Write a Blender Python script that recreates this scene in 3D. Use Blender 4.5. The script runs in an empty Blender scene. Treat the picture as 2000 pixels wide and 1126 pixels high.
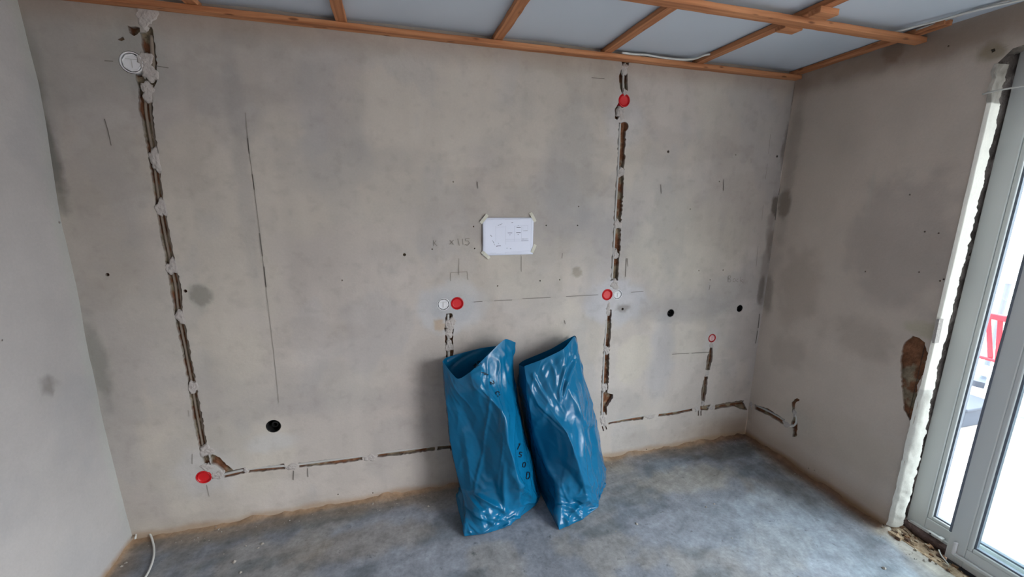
import bpy, bmesh, math, random
import numpy as np
from mathutils import Vector, Matrix
from mathutils.geometry import delaunay_2d_cdt

# ------------------------------------------------------------ camera, light, exposure
scene = bpy.context.scene
COL = scene.collection
F_PX, PITCH, YAW, ROLL, CAM_H, CAM_D, CAM_X = 809.72, 0.21095, 0.27476, 0.01048, 1.74107, 2.28012, -2.50872

def cam_axes():
    cy, sy, cp, sp = math.cos(YAW), math.sin(YAW), math.cos(PITCH), math.sin(PITCH)
    fwd = np.array([sy*cp, cy*cp, -sp]); right = np.array([cy, -sy, 0.0]); up = np.cross(right, fwd)
    cr, sr = math.cos(ROLL), math.sin(ROLL)
    return cr*right + sr*up, -sr*right + cr*up, fwd
AX_R, AX_U, AX_F = cam_axes()
CAM = np.array([CAM_X, -CAM_D, CAM_H])

cam_data = bpy.data.cameras.new('camera')
cam_data.sensor_fit = 'HORIZONTAL'; cam_data.sensor_width = 36.0
cam_data.lens = 36.0*F_PX/2000.0
cam_data.clip_start = 0.02; cam_data.clip_end = 200
cam = bpy.data.objects.new('camera', cam_data); COL.objects.link(cam)
cam.matrix_world = Matrix(((AX_R[0], AX_U[0], -AX_F[0], CAM[0]),
                           (AX_R[1], AX_U[1], -AX_F[1], CAM[1]),
                           (AX_R[2], AX_U[2], -AX_F[2], CAM[2]), (0, 0, 0, 1)))
scene.camera = cam

world = bpy.data.worlds.new('overcast_sky'); scene.world = world; world.use_nodes = True
wn = world.node_tree.nodes['Background']
wn.inputs[1].default_value = 8.0
_tc = world.node_tree.nodes.new('ShaderNodeTexCoord'); _sp = world.node_tree.nodes.new('ShaderNodeSeparateXYZ'); _cr = world.node_tree.nodes.new('ShaderNodeValToRGB')
world.node_tree.links.new(_tc.outputs['Generated'], _sp.inputs[0]); world.node_tree.links.new(_sp.outputs['Z'], _cr.inputs['Fac']); world.node_tree.links.new(_cr.outputs['Color'], wn.inputs[0])
_e = _cr.color_ramp.elements      # overcast sky: dim horizon behind houses, bright above
_e[0].position = 0.0; _e[0].color = (.26, .26, .26, 1); _e[1].position = .30; _e[1].color = (.95, .96, 1.0, 1)
_n = _e.new(.05); _n.color = (.34, .34, .35, 1)

def portal(name, loc, rot, sx, sy):
    l = bpy.data.lights.new(name, 'AREA'); l.shape = 'RECTANGLE'; l.size = sx; l.size_y = sy
    l.cycles.is_portal = True
    o = bpy.data.objects.new(name, l); COL.objects.link(o); o.location = loc; o.rotation_euler = rot
    return o
portal('door_daylight', (0.30, -2.74, 1.22), (0, math.radians(90), 0), 2.4, 3.56)

vs = scene.view_settings
vs.view_transform = 'Standard'; vs.look = 'None'; vs.gamma = 1.0; vs.use_curve_mapping = False
vs.exposure = 1.40

# ------------------------------------------------------------ helpers
def un(px, py, ax, val):
    """pixel of the 2000x1126 photo -> point on the plane (axis ax = val)"""
    v = (px-1000)/F_PX*AX_R - (py-563)/F_PX*AX_U + AX_F
    return CAM + v*((val-CAM[ax])/v[ax])
def bw(px, py):           # back wall (x, z)
    p = un(px, py, 1, 0.0); return (p[0], p[2])
def rw(px, py):           # right wall (y, z)
    p = un(px, py, 0, 0.0); return (p[1], p[2])
def lw(px, py):           # left wall (y, z)
    p = un(px, py, 0, -3.9); return (p[1], p[2])
def fl(px, py):           # floor (x, y)
    p = un(px, py, 2, 0.0); return (p[0], p[1])

def hash2(i, j, seed):
    n = (i.astype(np.int64)*374761393 + j.astype(np.int64)*668265263 + seed*1442695041) & 0xffffffff
    n = ((n ^ (n >> 13))*1274126177) & 0xffffffff
    n = n ^ (n >> 16)
    return (n & 0xffffff)/float(0xffffff)
def vnoise(x, y, seed=0):
    x = np.asarray(x, float); y = np.asarray(y, float)
    i = np.floor(x); j = np.floor(y); fx = x-i; fy = y-j
    fx = fx*fx*(3-2*fx); fy = fy*fy*(3-2*fy)
    a = hash2(i, j, seed); b = hash2(i+1, j, seed); c = hash2(i, j+1, seed); d = hash2(i+1, j+1, seed)
    return (a*(1-fx)+b*fx)*(1-fy) + (c*(1-fx)+d*fx)*fy
def fbm(x, y, seed=0, octs=4):
    s = 0; a = 0.5
    for k in range(octs):
        s = s + a*vnoise(np.asarray(x)*2**k + 13.7*k, np.asarray(y)*2**k - 7.1*k, seed+k); a *= 0.5
    return s/(1-0.5**octs)
def smooth(e0, e1, x):
    t = np.clip((x-e0)/(e1-e0), 0, 1); return t*t*(3-2*t)

def srgb(r, g, b):
    f = lambda c: (c/255/12.92) if c/255 <= 0.04045 else ((c/255+0.055)/1.055)**2.4
    return (f(r), f(g), f(b))

def mesh_obj(name, verts, faces, mats, parent=None, midx=None, smooth_=False, colors=None):
    me = bpy.data.meshes.new(name)
    me.from_pydata([tuple(map(float, v)) for v in verts], [], [tuple(map(int, f)) for f in faces])
    if not isinstance(mats, (list, tuple)): mats = [mats]
    for m in mats: me.materials.append(m)
    if midx is not None: me.polygons.foreach_set('material_index', list(map(int, midx)))
    if smooth_: me.polygons.foreach_set('use_smooth', [True]*len(me.polygons))
    if colors is not None:
        at = me.color_attributes.new('tint', 'FLOAT_COLOR', 'POINT')
        c = np.ones((len(verts), 4)); c[:, :3] = colors
        at.data.foreach_set('color', c.astype(np.float32).ravel())
    me.update()
    o = bpy.data.objects.new(name, me); COL.objects.link(o)
    if parent is not None: o.parent = parent
    return o
def recenter(o):
    """move a top-level object's origin to the bottom centre of its mesh"""
    me = o.data; n = len(me.vertices); a = np.empty(n*3); me.vertices.foreach_get('co', a); a = a.reshape(-1, 3)
    c = (a.min(0)+a.max(0))/2; c[2] = a[:, 2].min()
    me.vertices.foreach_set('co', (a-c).ravel()); o.location = c; me.update()
    return o
def tag(o, label=None, cat=None, group=None, kind=None):
    if label: o['label'] = label
    if cat: o['category'] = cat
    if group: o['group'] = group
    if kind: o['kind'] = kind
    return o
def empty(name, loc):
    o = bpy.data.objects.new(name, None); COL.objects.link(o); o.location = loc; o.empty_display_size = 0.1
    return o
def part(name, verts, faces, mat, root, **k):
    """mesh given in world coordinates, parented to root keeping its place"""
    off = np.array(root.location) if root.parent is None else np.array(root.parent.location) + np.array(root.location)
    if root.type == 'MESH' and root.parent is not None: off = np.array(root.parent.location)
    v = np.asarray(verts, float) - off
    return mesh_obj(name, v, faces, mat, root, **k)

class MB:
    def __init__(s): s.v = []; s.f = []
    def add(s, v, f):
        n = len(s.v); s.v += [tuple(p) for p in v]; s.f += [tuple(i+n for i in q) for q in f]; return s
    def box(s, x0, x1, y0, y1, z0, z1):
        v = [(x0,y0,z0),(x1,y0,z0),(x1,y1,z0),(x0,y1,z0),(x0,y0,z1),(x1,y0,z1),(x1,y1,z1),(x0,y1,z1)]
        return s.add(v, [(0,3,2,1),(4,5,6,7),(0,1,5,4),(1,2,6,5),(2,3,7,6),(3,0,4,7)])
    def bar(s, a, b, w, h, up=(0,0,1)):
        a = Vector(a); b = Vector(b); d = (b-a).normalized(); u = Vector(up); sd = d.cross(u).normalized(); u = sd.cross(d)
        v = []
        for p in (a, b):
            for i, j in ((-1,-1),(1,-1),(1,1),(-1,1)): v.append(p + sd*(w/2*i) + u*(h/2*j))
        return s.add(v, [(0,1,2,3),(7,6,5,4),(0,4,5,1),(1,5,6,2),(2,6,7,3),(3,7,4,0)])
    def tube(s, pts, r, n=10, cap=True):
        P = [Vector(p) for p in pts]; rings = []; prev = None
        for i, p in enumerate(P):
            d = (P[min(i+1, len(P)-1)] - P[max(i-1, 0)]).normalized()
            if prev is None:
                prev = d.orthogonal().normalized()
            prev = (prev - d*prev.dot(d)).normalized(); q = d.cross(prev)
            rr = r[i] if hasattr(r, '__len__') else r
            rings.append([p + (prev*math.cos(2*math.pi*k/n) + q*math.sin(2*math.pi*k/n))*rr for k in range(n)])
        v = [x for R in rings for x in R]; f = []
        for i in range(len(P)-1):
            for k in range(n):
                f.append((i*n+k, i*n+(k+1)%n, (i+1)*n+(k+1)%n, (i+1)*n+k))
        if cap: f.append(tuple(reversed(range(n)))); f.append(tuple((len(P)-1)*n+k for k in range(n)))
        return s.add(v, f)
    def ob(s, name, mat, parent=None, **k):
        if parent is None: return mesh_obj(name, s.v, s.f, mat, None, **k)
        return part(name, s.v, s.f, mat, parent, **k)
def bevel(o, w=0.002, seg=2):
    m = o.modifiers.new('bevel', 'BEVEL'); m.width = w; m.segments = seg; m.limit_method = 'ANGLE'; m.angle_limit = math.radians(40)
    return o
def spline(pts, n=8):
    """Catmull-Rom through the points"""
    P = np.array(pts, float); P = np.vstack([2*P[0]-P[1], P, 2*P[-1]-P[-2]]); out = []
    for i in range(1, len(P)-2):
        for k in range(n):
            t = k/n
            out.append(0.5*((2*P[i]) + (-P[i-1]+P[i+1])*t + (2*P[i-1]-5*P[i]+4*P[i+1]-P[i+2])*t*t + (-P[i-1]+3*P[i]-3*P[i+1]+P[i+2])*t**3))
    out.append(P[-2]); return np.array(out)

# ------------------------------------------------------------ materials
def new_mat(name):
    m = bpy.data.materials.new(name); m.use_nodes = True; nt = m.node_tree
    return m, nt, nt.nodes['Principled BSDF']
def N(nt, t, **k):
    n = nt.nodes.new(t)
    for a, b in k.items(): setattr(n, a, b)
    return n
def plain(name, col, rough=0.6, spec=0.3, bump=0.0, bscale=60, var=0.0, metal=0.0):
    m, nt, b = new_mat(name)
    b.inputs['Base Color'].default_value = (*col, 1); b.inputs['Roughness'].default_value = rough
    b.inputs['Specular IOR Level'].default_value = spec; b.inputs['Metallic'].default_value = metal
    tc = N(nt, 'ShaderNodeTexCoord')
    if var:
        no = N(nt, 'ShaderNodeTexNoise'); no.inputs['Scale'].default_value = bscale*0.4; no.inputs['Detail'].default_value = 6
        mx = N(nt, 'ShaderNodeMix', data_type='RGBA', blend_type='MULTIPLY'); mx.inputs['Factor'].default_value = 1
        rm = N(nt, 'ShaderNodeMapRange'); rm.inputs['To Min'].default_value = 1-var; rm.inputs['To Max'].default_value = 1+var
        nt.links.new(tc.outputs['Object'], no.inputs['Vector']); nt.links.new(no.outputs['Fac'], rm.inputs['Value'])
        mx.inputs['A'].default_value = (*col, 1); nt.links.new(rm.outputs['Result'], mx.inputs['B'])
        nt.links.new(mx.outputs['Result'], b.inputs['Base Color'])
    if bump:
        no2 = N(nt, 'ShaderNodeTexNoise'); no2.inputs['Scale'].default_value = bscale; no2.inputs['Detail'].default_value = 8
        bp = N(nt, 'ShaderNodeBump'); bp.inputs['Strength'].default_value = bump; bp.inputs['Distance'].default_value = 0.01
        nt.links.new(tc.outputs['Object'], no2.inputs['Vector']); nt.links.new(no2.outputs['Fac'], bp.inputs['Height'])
        nt.links.new(bp.outputs['Normal'], b.inputs['Normal'])
    return m
def tinted(name, rough=0.9, spec=0.15, fine=0.10, fscale=90, bump=0.25, bscale=45, speck=0.0, bdist=0.004):
    """mineral surface: colour from the 'tint' attribute, fine grain and relief procedural"""
    m, nt, b = new_mat(name)
    b.inputs['Roughness'].default_value = rough; b.inputs['Specular IOR Level'].default_value = spec
    at = N(nt, 'ShaderNodeAttribute', attribute_name='tint'); tc = N(nt, 'ShaderNodeTexCoord')
    no = N(nt, 'ShaderNodeTexNoise'); no.inputs['Scale'].default_value = fscale; no.inputs['Detail'].default_value = 6; no.inputs['Roughness'].default_value = 0.7
    no3 = N(nt, 'ShaderNodeTexNoise'); no3.inputs['Scale'].default_value = 11.0 if speck else 5.0; no3.inputs['Detail'].default_value = 8; no3.inputs['Roughness'].default_value = 0.6
    rm = N(nt, 'ShaderNodeMapRange'); rm.inputs['From Min'].default_value = .25; rm.inputs['From Max'].default_value = .75
    rm.inputs['To Min'].default_value = 1-fine; rm.inputs['To Max'].default_value = 1+fine
    rm3 = N(nt, 'ShaderNodeMapRange'); rm3.inputs['From Min'].default_value = .3; rm3.inputs['From Max'].default_value = .7
    rm3.inputs['To Min'].default_value = 1-fine; rm3.inputs['To Max'].default_value = 1+fine
    mu = N(nt, 'ShaderNodeMath', operation='MULTIPLY')
    mx = N(nt, 'ShaderNodeMix', data_type='RGBA', blend_type='MULTIPLY'); mx.inputs['Factor'].default_value = 1
    L = nt.links.new
    L(tc.outputs['Object'], no.inputs['Vector']); L(tc.outputs['Object'], no3.inputs['Vector'])
    L(no.outputs['Fac'], rm.inputs['Value']); L(no3.outputs['Fac'], rm3.inputs['Value'])
    L(rm.outputs['Result'], mu.inputs[0]); L(rm3.outputs['Result'], mu.inputs[1])
    L(at.outputs['Color'], mx.inputs['A']); L(mu.outputs[0], mx.inputs['B'])
    out = mx.outputs['Result']
    if speck:
        vo = N(nt, 'ShaderNodeTexNoise'); vo.inputs['Scale'].default_value = 18; vo.inputs['Detail'].default_value = 5; vo.inputs['Roughness'].default_value = .75
        L(tc.outputs['Object'], vo.inputs['Vector'])
        r2 = N(nt, 'ShaderNodeMapRange'); r2.inputs['From Min'].default_value = .60; r2.inputs['From Max'].default_value = .72
        r2.inputs['To Min'].default_value = 0; r2.inputs['To Max'].default_value = speck
        L(vo.outputs['Fac'], r2.inputs['Value'])
        m2 = N(nt, 'ShaderNodeMix', data_type='RGBA'); L(r2.outputs['Result'], m2.inputs['Factor']); L(out, m2.inputs['A'])
        m2.inputs['B'].default_value = (.05, .055, .06, 1); out = m2.outputs['Result']
    L(out, b.inputs['Base Color'])
    nb = N(nt, 'ShaderNodeTexNoise'); nb.inputs['Scale'].default_value = bscale; nb.inputs['Detail'].default_value = 8; nb.inputs['Roughness'].default_value = .65
    bp = N(nt, 'ShaderNodeBump'); bp.inputs['Strength'].default_value = bump; bp.inputs['Distance'].default_value = bdist
    L(tc.outputs['Object'], nb.inputs['Vector']); L(nb.outputs['Fac'], bp.inputs['Height']); L(bp.outputs['Normal'], b.inputs['Normal'])
    return m

M = {}
M['wall'] = tinted('old_plaster', fine=.045, bump=.35, bscale=30)
M['chase'] = tinted('broken_masonry', fine=.25, fscale=60, bump=1.0, bscale=70, bdist=.012)
M['floor'] = tinted('bare_screed', rough=.62, spec=.32, fine=.26, fscale=45, bump=.35, bscale=35, speck=.7)
M['dab'] = plain('gypsum', srgb(176, 169, 164), .9, .15, bump=.6, bscale=90, var=.10)
M['white_plaster'] = tinted('white_plaster', fine=.05, bump=.5, bscale=60)
M['rubble'] = tinted('rubble', fine=.25, fscale=90, bump=1.0, bscale=80, bdist=.01)
M['foil'] = plain('white_vapour_foil', (.53, .59, .66), .45, .35, bump=.25, bscale=3, var=.03)
M['cable_grey'] = plain('grey_conduit', srgb(176, 174, 170), .5, .3)
M['cable_brown'] = plain('dusty_conduit', srgb(128, 116, 104), .7, .2, var=.15)
M['cable_white'] = plain('white_cable', srgb(205, 205, 200), .45, .4)
M['red'] = plain('red_plastic', srgb(196, 22, 30), .38, .45, var=.08)
M['box_white'] = plain('white_plastic', srgb(215, 214, 216), .45, .4, var=.03)
M['pink'] = plain('dusty_red_plastic', srgb(205, 165, 165), .6, .3, var=.2)
M['black'] = plain('black_plastic', (.012, .012, .012), .6, .3)
M['pencil'] = plain('pencil_line', srgb(112, 106, 100), .8, .1)
M['faint'] = plain('faint_pencil', srgb(140, 134, 126), .9, .1)
M['paper'] = plain('paper', srgb(222, 226, 240), .7, .2)
M['ink'] = plain('printed_ink', srgb(110, 112, 125), .7, .2)
M['ink_faint'] = plain('printed_hairline', srgb(185, 190, 205), .7, .2)
M['tape'] = plain('masking_tape', srgb(205, 203, 188), .7, .2)
M['pvc'] = plain('white_pvc', srgb(206, 209, 207), .35, .4)
M['gasket'] = plain('grey_gasket', srgb(105, 112, 122), .6, .3)
M['terrace'] = plain('terrace_slab', srgb(160, 150, 144), .8, .2, bump=.2, bscale=8, var=.08)
M['bagprint'] = plain('black_print', srgb(3, 10, 22), .6, .2)
M['chair_red'] = plain('red_lacquer', srgb(214, 40, 52), .35, .4)
M['white_metal'] = plain('white_lacquered_metal', srgb(225, 225, 222), .4, .4)
M['grey_box'] = plain('grey_storage_plastic', srgb(70, 74, 84), .6, .3)
M['pale'] = plain('pale_render', srgb(225, 222, 215), .9, .1, var=.04)
M['foam'] = plain('weathered_foam', srgb(98, 82, 78), .95, .1, bump=1.0, bscale=60, var=.3)

def wood_mat(name, along):
    m, nt, b = new_mat(name); L = nt.links.new
    b.inputs['Roughness'].default_value = .6; b.inputs['Specular IOR Level'].default_value = .25
    tc = N(nt, 'ShaderNodeTexCoord'); mp = N(nt, 'ShaderNodeMapping')
    mp.inputs['Scale'].default_value = (1.2, 30, 30) if along == 'x' else (30, 1.2, 30)
    no = N(nt, 'ShaderNodeTexNoise'); no.inputs['Scale'].default_value = 1.5; no.inputs['Detail'].default_value = 5; no.inputs['Distortion'].default_value = .6
    cr = N(nt, 'ShaderNodeValToRGB'); e = cr.color_ramp.elements
    e[0].position = .3; e[0].color = (*srgb(142, 86, 54), 1); e[1].position = .72; e[1].color = (*srgb(200, 140, 98), 1)
    vo = N(nt, 'ShaderNodeTexVoronoi'); vo.inputs['Scale'].default_value = 1.0
    mp2 = N(nt, 'ShaderNodeMapping'); mp2.inputs['Scale'].default_value = (7, 26, 26) if along == 'x' else (26, 7, 26)
    rm = N(nt, 'ShaderNodeMapRange'); rm.inputs['From Min'].default_value = .10; rm.inputs['From Max'].default_value = .18; rm.inputs['To Min'].default_value = .75; rm.inputs['To Max'].default_value = 0
    mx = N(nt, 'ShaderNodeMix', data_type='RGBA'); mx.inputs['B'].default_value = (*srgb(85, 45, 25), 1)
    L(tc.outputs['Object'], mp.inputs['Vector']); L(mp.outputs[0], no.inputs['Vector']); L(no.outputs['Fac'], cr.inputs['Fac'])
    L(tc.outputs['Object'], mp2.inputs['Vector']); L(mp2.outputs[0], vo.inputs['Vector']); L(vo.outputs['Distance'], rm.inputs['Value'])
    L(rm.outputs['Result'], mx.inputs['Factor']); L(cr.outputs['Color'], mx.inputs['A']); L(mx.outputs['Result'], b.inputs['Base Color'])
    bp = N(nt, 'ShaderNodeBump'); bp.inputs['Strength'].default_value = .3; bp.inputs['Distance'].default_value = .003
    L(no.outputs['Fac'], bp.inputs['Height']); L(bp.outputs['Normal'], b.inputs['Normal'])
    return m
M['wood_x'] = wood_mat('rough_sawn_spruce_across', 'x'); M['wood_y'] = wood_mat('rough_sawn_spruce_along', 'y')

def glass_mat():
    m = bpy.data.materials.new('window_glass'); m.use_nodes = True; nt = m.node_tree; nt.nodes.clear()
    o = N(nt, 'ShaderNodeOutputMaterial'); t = N(nt, 'ShaderNodeBsdfTransparent'); g = N(nt, 'ShaderNodeBsdfGlossy'); mx = N(nt, 'ShaderNodeMixShader')
    t.inputs[0].default_value = (.74, .79, .80, 1); g.inputs['Roughness'].default_value = 0.02; mx.inputs[0].default_value = .06
    nt.links.new(t.outputs[0], mx.inputs[1]); nt.links.new(g.outputs[0], mx.inputs[2]); nt.links.new(mx.outputs[0], o.inputs[0])
    return m
M['glass'] = glass_mat()

def bag_mat():
    m, nt, b = new_mat('blue_polythene'); L = nt.links.new
    b.inputs['Base Color'].default_value = (.003, .118, .25, 1)
    b.inputs['Roughness'].default_value = .21; b.inputs['Specular IOR Level'].default_value = .40
    tc = N(nt, 'ShaderNodeTexCoord')
    no = N(nt, 'ShaderNodeTexNoise'); no.inputs['Scale'].default_value = 9; no.inputs['Detail'].default_value = 3; no.inputs['Distortion'].default_value = 1.2
    bp = N(nt, 'ShaderNodeBump'); bp.inputs['Strength'].default_value = .2; bp.inputs['Distance'].default_value = .008
    L(tc.outputs['Object'], no.inputs['Vector']); L(no.outputs['Fac'], bp.inputs['Height']); L(bp.outputs['Normal'], b.inputs['Normal'])
    # thin film: a little daylight passes through
    tr = N(nt, 'ShaderNodeBsdfTranslucent'); tr.inputs[0].default_value = (.01, .28, .55, 1)
    mx = N(nt, 'ShaderNodeMixShader'); mx.inputs[0].default_value = .05
    out = nt.nodes['Material Output']
    L(b.outputs[0], mx.inputs[1]); L(tr.outputs[0], mx.inputs[2]); L(mx.outputs[0], out.inputs[0])
    return m
M['bag'] = bag_mat()

# ------------------------------------------------------------ walls with cut chases
def inpoly(P, poly):
    x, y = P[:, 0], P[:, 1]; r = np.zeros(len(P), bool); n = len(poly)
    for i in range(n):
        x1, y1 = poly[i]; x2, y2 = poly[(i+1) % n]
        if y1 == y2: continue
        c = ((y1 > y) != (y2 > y)) & (x < (x2-x1)*(y-y1)/(y2-y1)+x1)
        r ^= c
    return r
def rough_loop(poly, step=.012, amp=.003, seed=0):
    """resample a closed outline and chip its edge"""
    out = []; n = len(poly); rnd = random.Random(seed)
    for i in range(n):
        a = np.array(poly[i], float); b = np.array(poly[(i+1) % n], float); L = np.linalg.norm(b-a)
        k = max(1, int(L/step))
        for j in range(k):
            p = a+(b-a)*j/k
            out.append((p[0]+rnd.uniform(-amp, amp), p[1]+rnd.uniform(-amp, amp)))
    return out
def chase_loop(pts, w, seed=0, amp=.003):
    """outline of a groove following pts (2D, metres), width w or list"""
    P = np.array(pts, float); n = len(P); W = np.full(n, w, float) if not hasattr(w, '__len__') else np.array(w, float)
    lft, rgt = [], []
    for i in range(n):
        d = P[min(i+1, n-1)]-P[max(i-1, 0)]; d /= np.linalg.norm(d); nn = np.array([-d[1], d[0]])
        lft.append(P[i]+nn*W[i]/2); rgt.append(P[i]-nn*W[i]/2)
    return rough_loop(lft+rgt[::-1], amp=amp, seed=seed)
def circle(c, r, n=24): return [(c[0]+r*math.cos(2*math.pi*k/n), c[1]+r*math.sin(2*math.pi*k/n)) for k in range(n)]

def build_wall(name, outer, holes, to3d, colfn, step, relief=.002, seed=1):
    """outer: closed loop; holes: list of (loop, depth, kind). to3d(s,t,depth) -> xyz arrays. Depth goes into the wall."""
    outer = [tuple(p) for p in outer]
    O = np.array(outer); lo, hi = O.min(0), O.max(0)
    gx = np.arange(lo[0]+step/2, hi[0], step); gy = np.arange(lo[1]+step/2, hi[1], step)
    G = np.array([(a, b) for a in gx for b in gy]); rs = np.random.RandomState(seed); G += rs.uniform(-step*.2, step*.2, G.shape)
    G = G[inpoly(G, outer)]
    near = np.zeros(len(G), bool); extra = []
    for lp, dep, kind in holes:
        H = np.array(lp); b0, b1 = H.min(0)-step, H.max(0)+step
        cand = np.where((G > b0).all(1) & (G < b1).all(1))[0]
        if len(cand):
            near[cand[inpoly(G[cand], lp)]] = True
            dd = np.linalg.norm(G[cand][:, None]-H[None], axis=2).min(1); near[cand[dd < step*.5]] = True
        if kind != 'drill':
            fs = .008
            g = np.array([(a, b) for a in np.arange(b0[0]+fs, b1[0], fs) for b in np.arange(b0[1]+fs, b1[1], fs)])
            if len(g):
                g = g[inpoly(g, lp)]
                if len(g):
                    dd = np.linalg.norm(g[:, None]-H[None], axis=2).min(1); g = g[dd > .004]; extra.append(g)
    G = G[~near]
    O2 = []
    for i in range(len(outer)):
        a = np.array(outer[i]); b = np.array(outer[(i+1) % len(outer)]); k = max(1, int(np.linalg.norm(b-a)/step))
        O2 += [tuple(a+(b-a)*j/k) for j in range(k)]
    co = list(O2); edges = [(i, (i+1) % len(O2)) for i in range(len(O2))]
    for lp, _, _ in holes:
        n0 = len(co); co += list(lp); edges += [(n0+i, n0+(i+1) % len(lp)) for i in range(len(lp))]
    co += [tuple(p) for p in G]
    for g in extra: co += [tuple(p) for p in g]
    r = delaunay_2d_cdt([Vector((float(a), float(b))) for a, b in co], edges, [], 0, 1e-6)
    V = np.array([(v[0], v[1]) for v in r[0]]); T = np.array([f for f in r[2]])
    C = V[T].mean(1); keep = inpoly(C, outer); T = T[keep]; C = C[keep]
    dep = np.zeros(len(C))
    for lp, d, kind in holes:
        ins = inpoly(C, lp); dep[ins] = np.maximum(dep[ins], d)
    hol = dep > 0
    # surface
    sv = {}; verts2 = []; depth = []; faces = []; mi = []; inner = []
    def vid(i, lay, d):
        k = (i, lay)
        if k not in sv:
            sv[k] = len(verts2); verts2.append(V[i]); depth.append(d); inner.append(lay)
        elif lay == 1: depth[sv[k]] = max(depth[sv[k]], d)
        return sv[k]
    for t, h, d in zip(T, hol, dep):
        lay = 1 if h else 0
        faces.append(tuple(vid(i, lay, d if h else 0) for i in t)); mi.append(lay)
    # walls between the surface and the chase bottom
    ec = {}
    for t, h in zip(T, hol):
        if not h: continue
        for a, b in ((t[0], t[1]), (t[1], t[2]), (t[2], t[0])):
            ec[(a, b)] = 1
    for (a, b) in list(ec):
        if (b, a) not in ec:
            if (a, 0) in sv and (b, 0) in sv:
                faces.append((sv[(b, 1)], sv[(a, 1)], sv[(a, 0)], sv[(b, 0)])); mi.append(1)
    verts2 = np.array(verts2); depth = np.array(depth); inner = np.array(inner)
    s, t = verts2[:, 0], verts2[:, 1]
    d = np.where(inner == 1, depth*np.where(depth < .05, .72, 1)*(.75+.5*fbm(s*40, t*40, seed+5, 3)), (fbm(s*2.2, t*2.2, seed+9, 3)-.5)*2*relief)
    col = colfn(s, t)
    nb = fbm(s*22, t*22, seed+20, 3)[:, None]; nb2 = vnoise(s*60, t*60, seed+31)[:, None]
    brown = np.array(srgb(128, 88, 64))*(1-smooth(.45, .6, nb)) + np.array(srgb(148, 134, 112))*smooth(.45, .6, nb)
    brown = brown*(.75+.6*nb2)
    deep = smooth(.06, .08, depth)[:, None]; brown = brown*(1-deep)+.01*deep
    col = np.where((inner == 1)[:, None], brown, col)
    xyz = to3d(s, t, d)
    return mesh_obj(name, xyz, faces, [M['wall'], M['chase']], midx=mi, smooth_=False, colors=col), xyz

def blend(col, w, c): w = np.clip(w, 0, 1)[:, None]; return col*(1-w)+np.array(c)[None]*w
def blob(s, t, c, rx, ry, rough=.5, seed=0, soft=.35):
    q = np.sqrt(((s-c[0])/rx)**2+((t-c[1])/ry)**2) + (fbm(s*14, t*14, seed, 4)-.5)*2*rough
    return 1-smooth(1-soft, 1+soft, q)

# ---- back wall ------------------------------------------------
BX0, BX1, ZC = -3.90, 0.0, 2.56
def bpts(l): return [bw(*p) for p in l]
holesB = []
left_chase = bpts([(289,52),(293,90),(300,150),(284,170),(285,215),(292,260),(299,300),(305,350),(313,405),(323,460),(335,520),(343,560),(350,618),(362,680),(376,755),(385,810),(396,870),(402,895),(407,915)])
holesB.append((chase_loop(left_chase, [.03,.036,.035,.05,.05,.042,.04,.036,.036,.04,.04,.046,.036,.036,.036,.042,.038,.034,.03], 1), .03, 'c'))
holesB.append((rough_loop(bpts([(247,50),(272,53),(273,62),(262,70),(252,66)]), seed=2), .04, 'c'))
holesB.append((rough_loop(bpts([(274,64),(288,62),(291,92),(284,110),(276,92)]), seed=3), .035, 'c'))
holesB.append((rough_loop(bpts([(263,138),(276,140),(286,165),(288,200),(279,190),(268,160)]), seed=33), .03, 'c'))
holesB.append((rough_loop(bpts([(230,76),(240,70),(245,77),(236,81)]), step=.02, seed=4), .015, 'c'))
holesB.append((rough_loop(bpts([(409,886),(425,890),(461,922),(441,926),(424,908),(413,906)]), seed=5), .03, 'c'))
holesB.append((chase_loop(bpts([(437,928),(478,918)]), .032, 6), .022, 'c'))
holesB.append((chase_loop(bpts([(484,919),(520,915),(556,910)]), [.022,.03,.032], 7), .024, 'c'))
holesB.append((chase_loop(bpts([(583,908),(620,904),(660,900),(708,894)]), [.026,.03,.034,.026], 8), .024, 'c'))
holesB.append((chase_loop(bpts([(737,889),(770,884),(800,881),(850,875)]), [.026,.036,.034,.026], 9), .03, 'c'))
holesB.append((chase_loop(bpts([(854,874),(880,871)]), .03, 10), .03, 'c'))
holesB.append((chase_loop(bpts([(877,612),(877,640),(878,690),(880,760),(884,820),(886,878)]), [.036,.05,.042,.04,.04,.04], 11), .03, 'c'))
holesB.append((chase_loop(bpts([(1222,120),(1219,135),(1217,150),(1219,172),(1220,190)]), [.045,.03,.06,.05,.02], 12), .035, 'c'))
holesB.append((rough_loop(bpts([(1209,200),(1218,208),(1214,222),(1206,235),(1200,232),(1201,212)]), seed=13), .035, 'c'))
holesB.append((circle(bw(1220,247), .026, 14), .02, 'c'))
right_chase = bpts([(1216,240),(1214,290),(1212,335),(1209,385),(1206,437),(1203,497),(1200,548)])
holesB.append((chase_loop(right_chase, [.05,.05,.045,.055,.05,.055,.05], 14, amp=.005), .032, 'c'))
lower_chase = bpts([(1190,604),(1187,650),(1184,690),(1182,740),(1180,790),(1179,810)])
holesB.append((chase_loop(lower_chase, [.03,.045,.045,.05,.045,.05], 15, amp=.004), .032, 'c'))
holesB.append((rough_loop(bpts([(1180,767),(1198,769),(1197,778),(1184,797)]), seed=16), .04, 'c'))
for a, b, sd in (((1176,832),(1179,841),17), ((1182,829),(1185,838),18), ((1364,801),(1364,811),19), ((1369,801),(1369,811),20)):
    holesB.append((chase_loop(bpts([a, b]), .008, sd, amp=.001), .015, 'c'))
holesB.append((chase_loop(bpts([(1188,826),(1220,819),(1257,815)]), [.022,.03,.03], 21), .024, 'c'))
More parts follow.
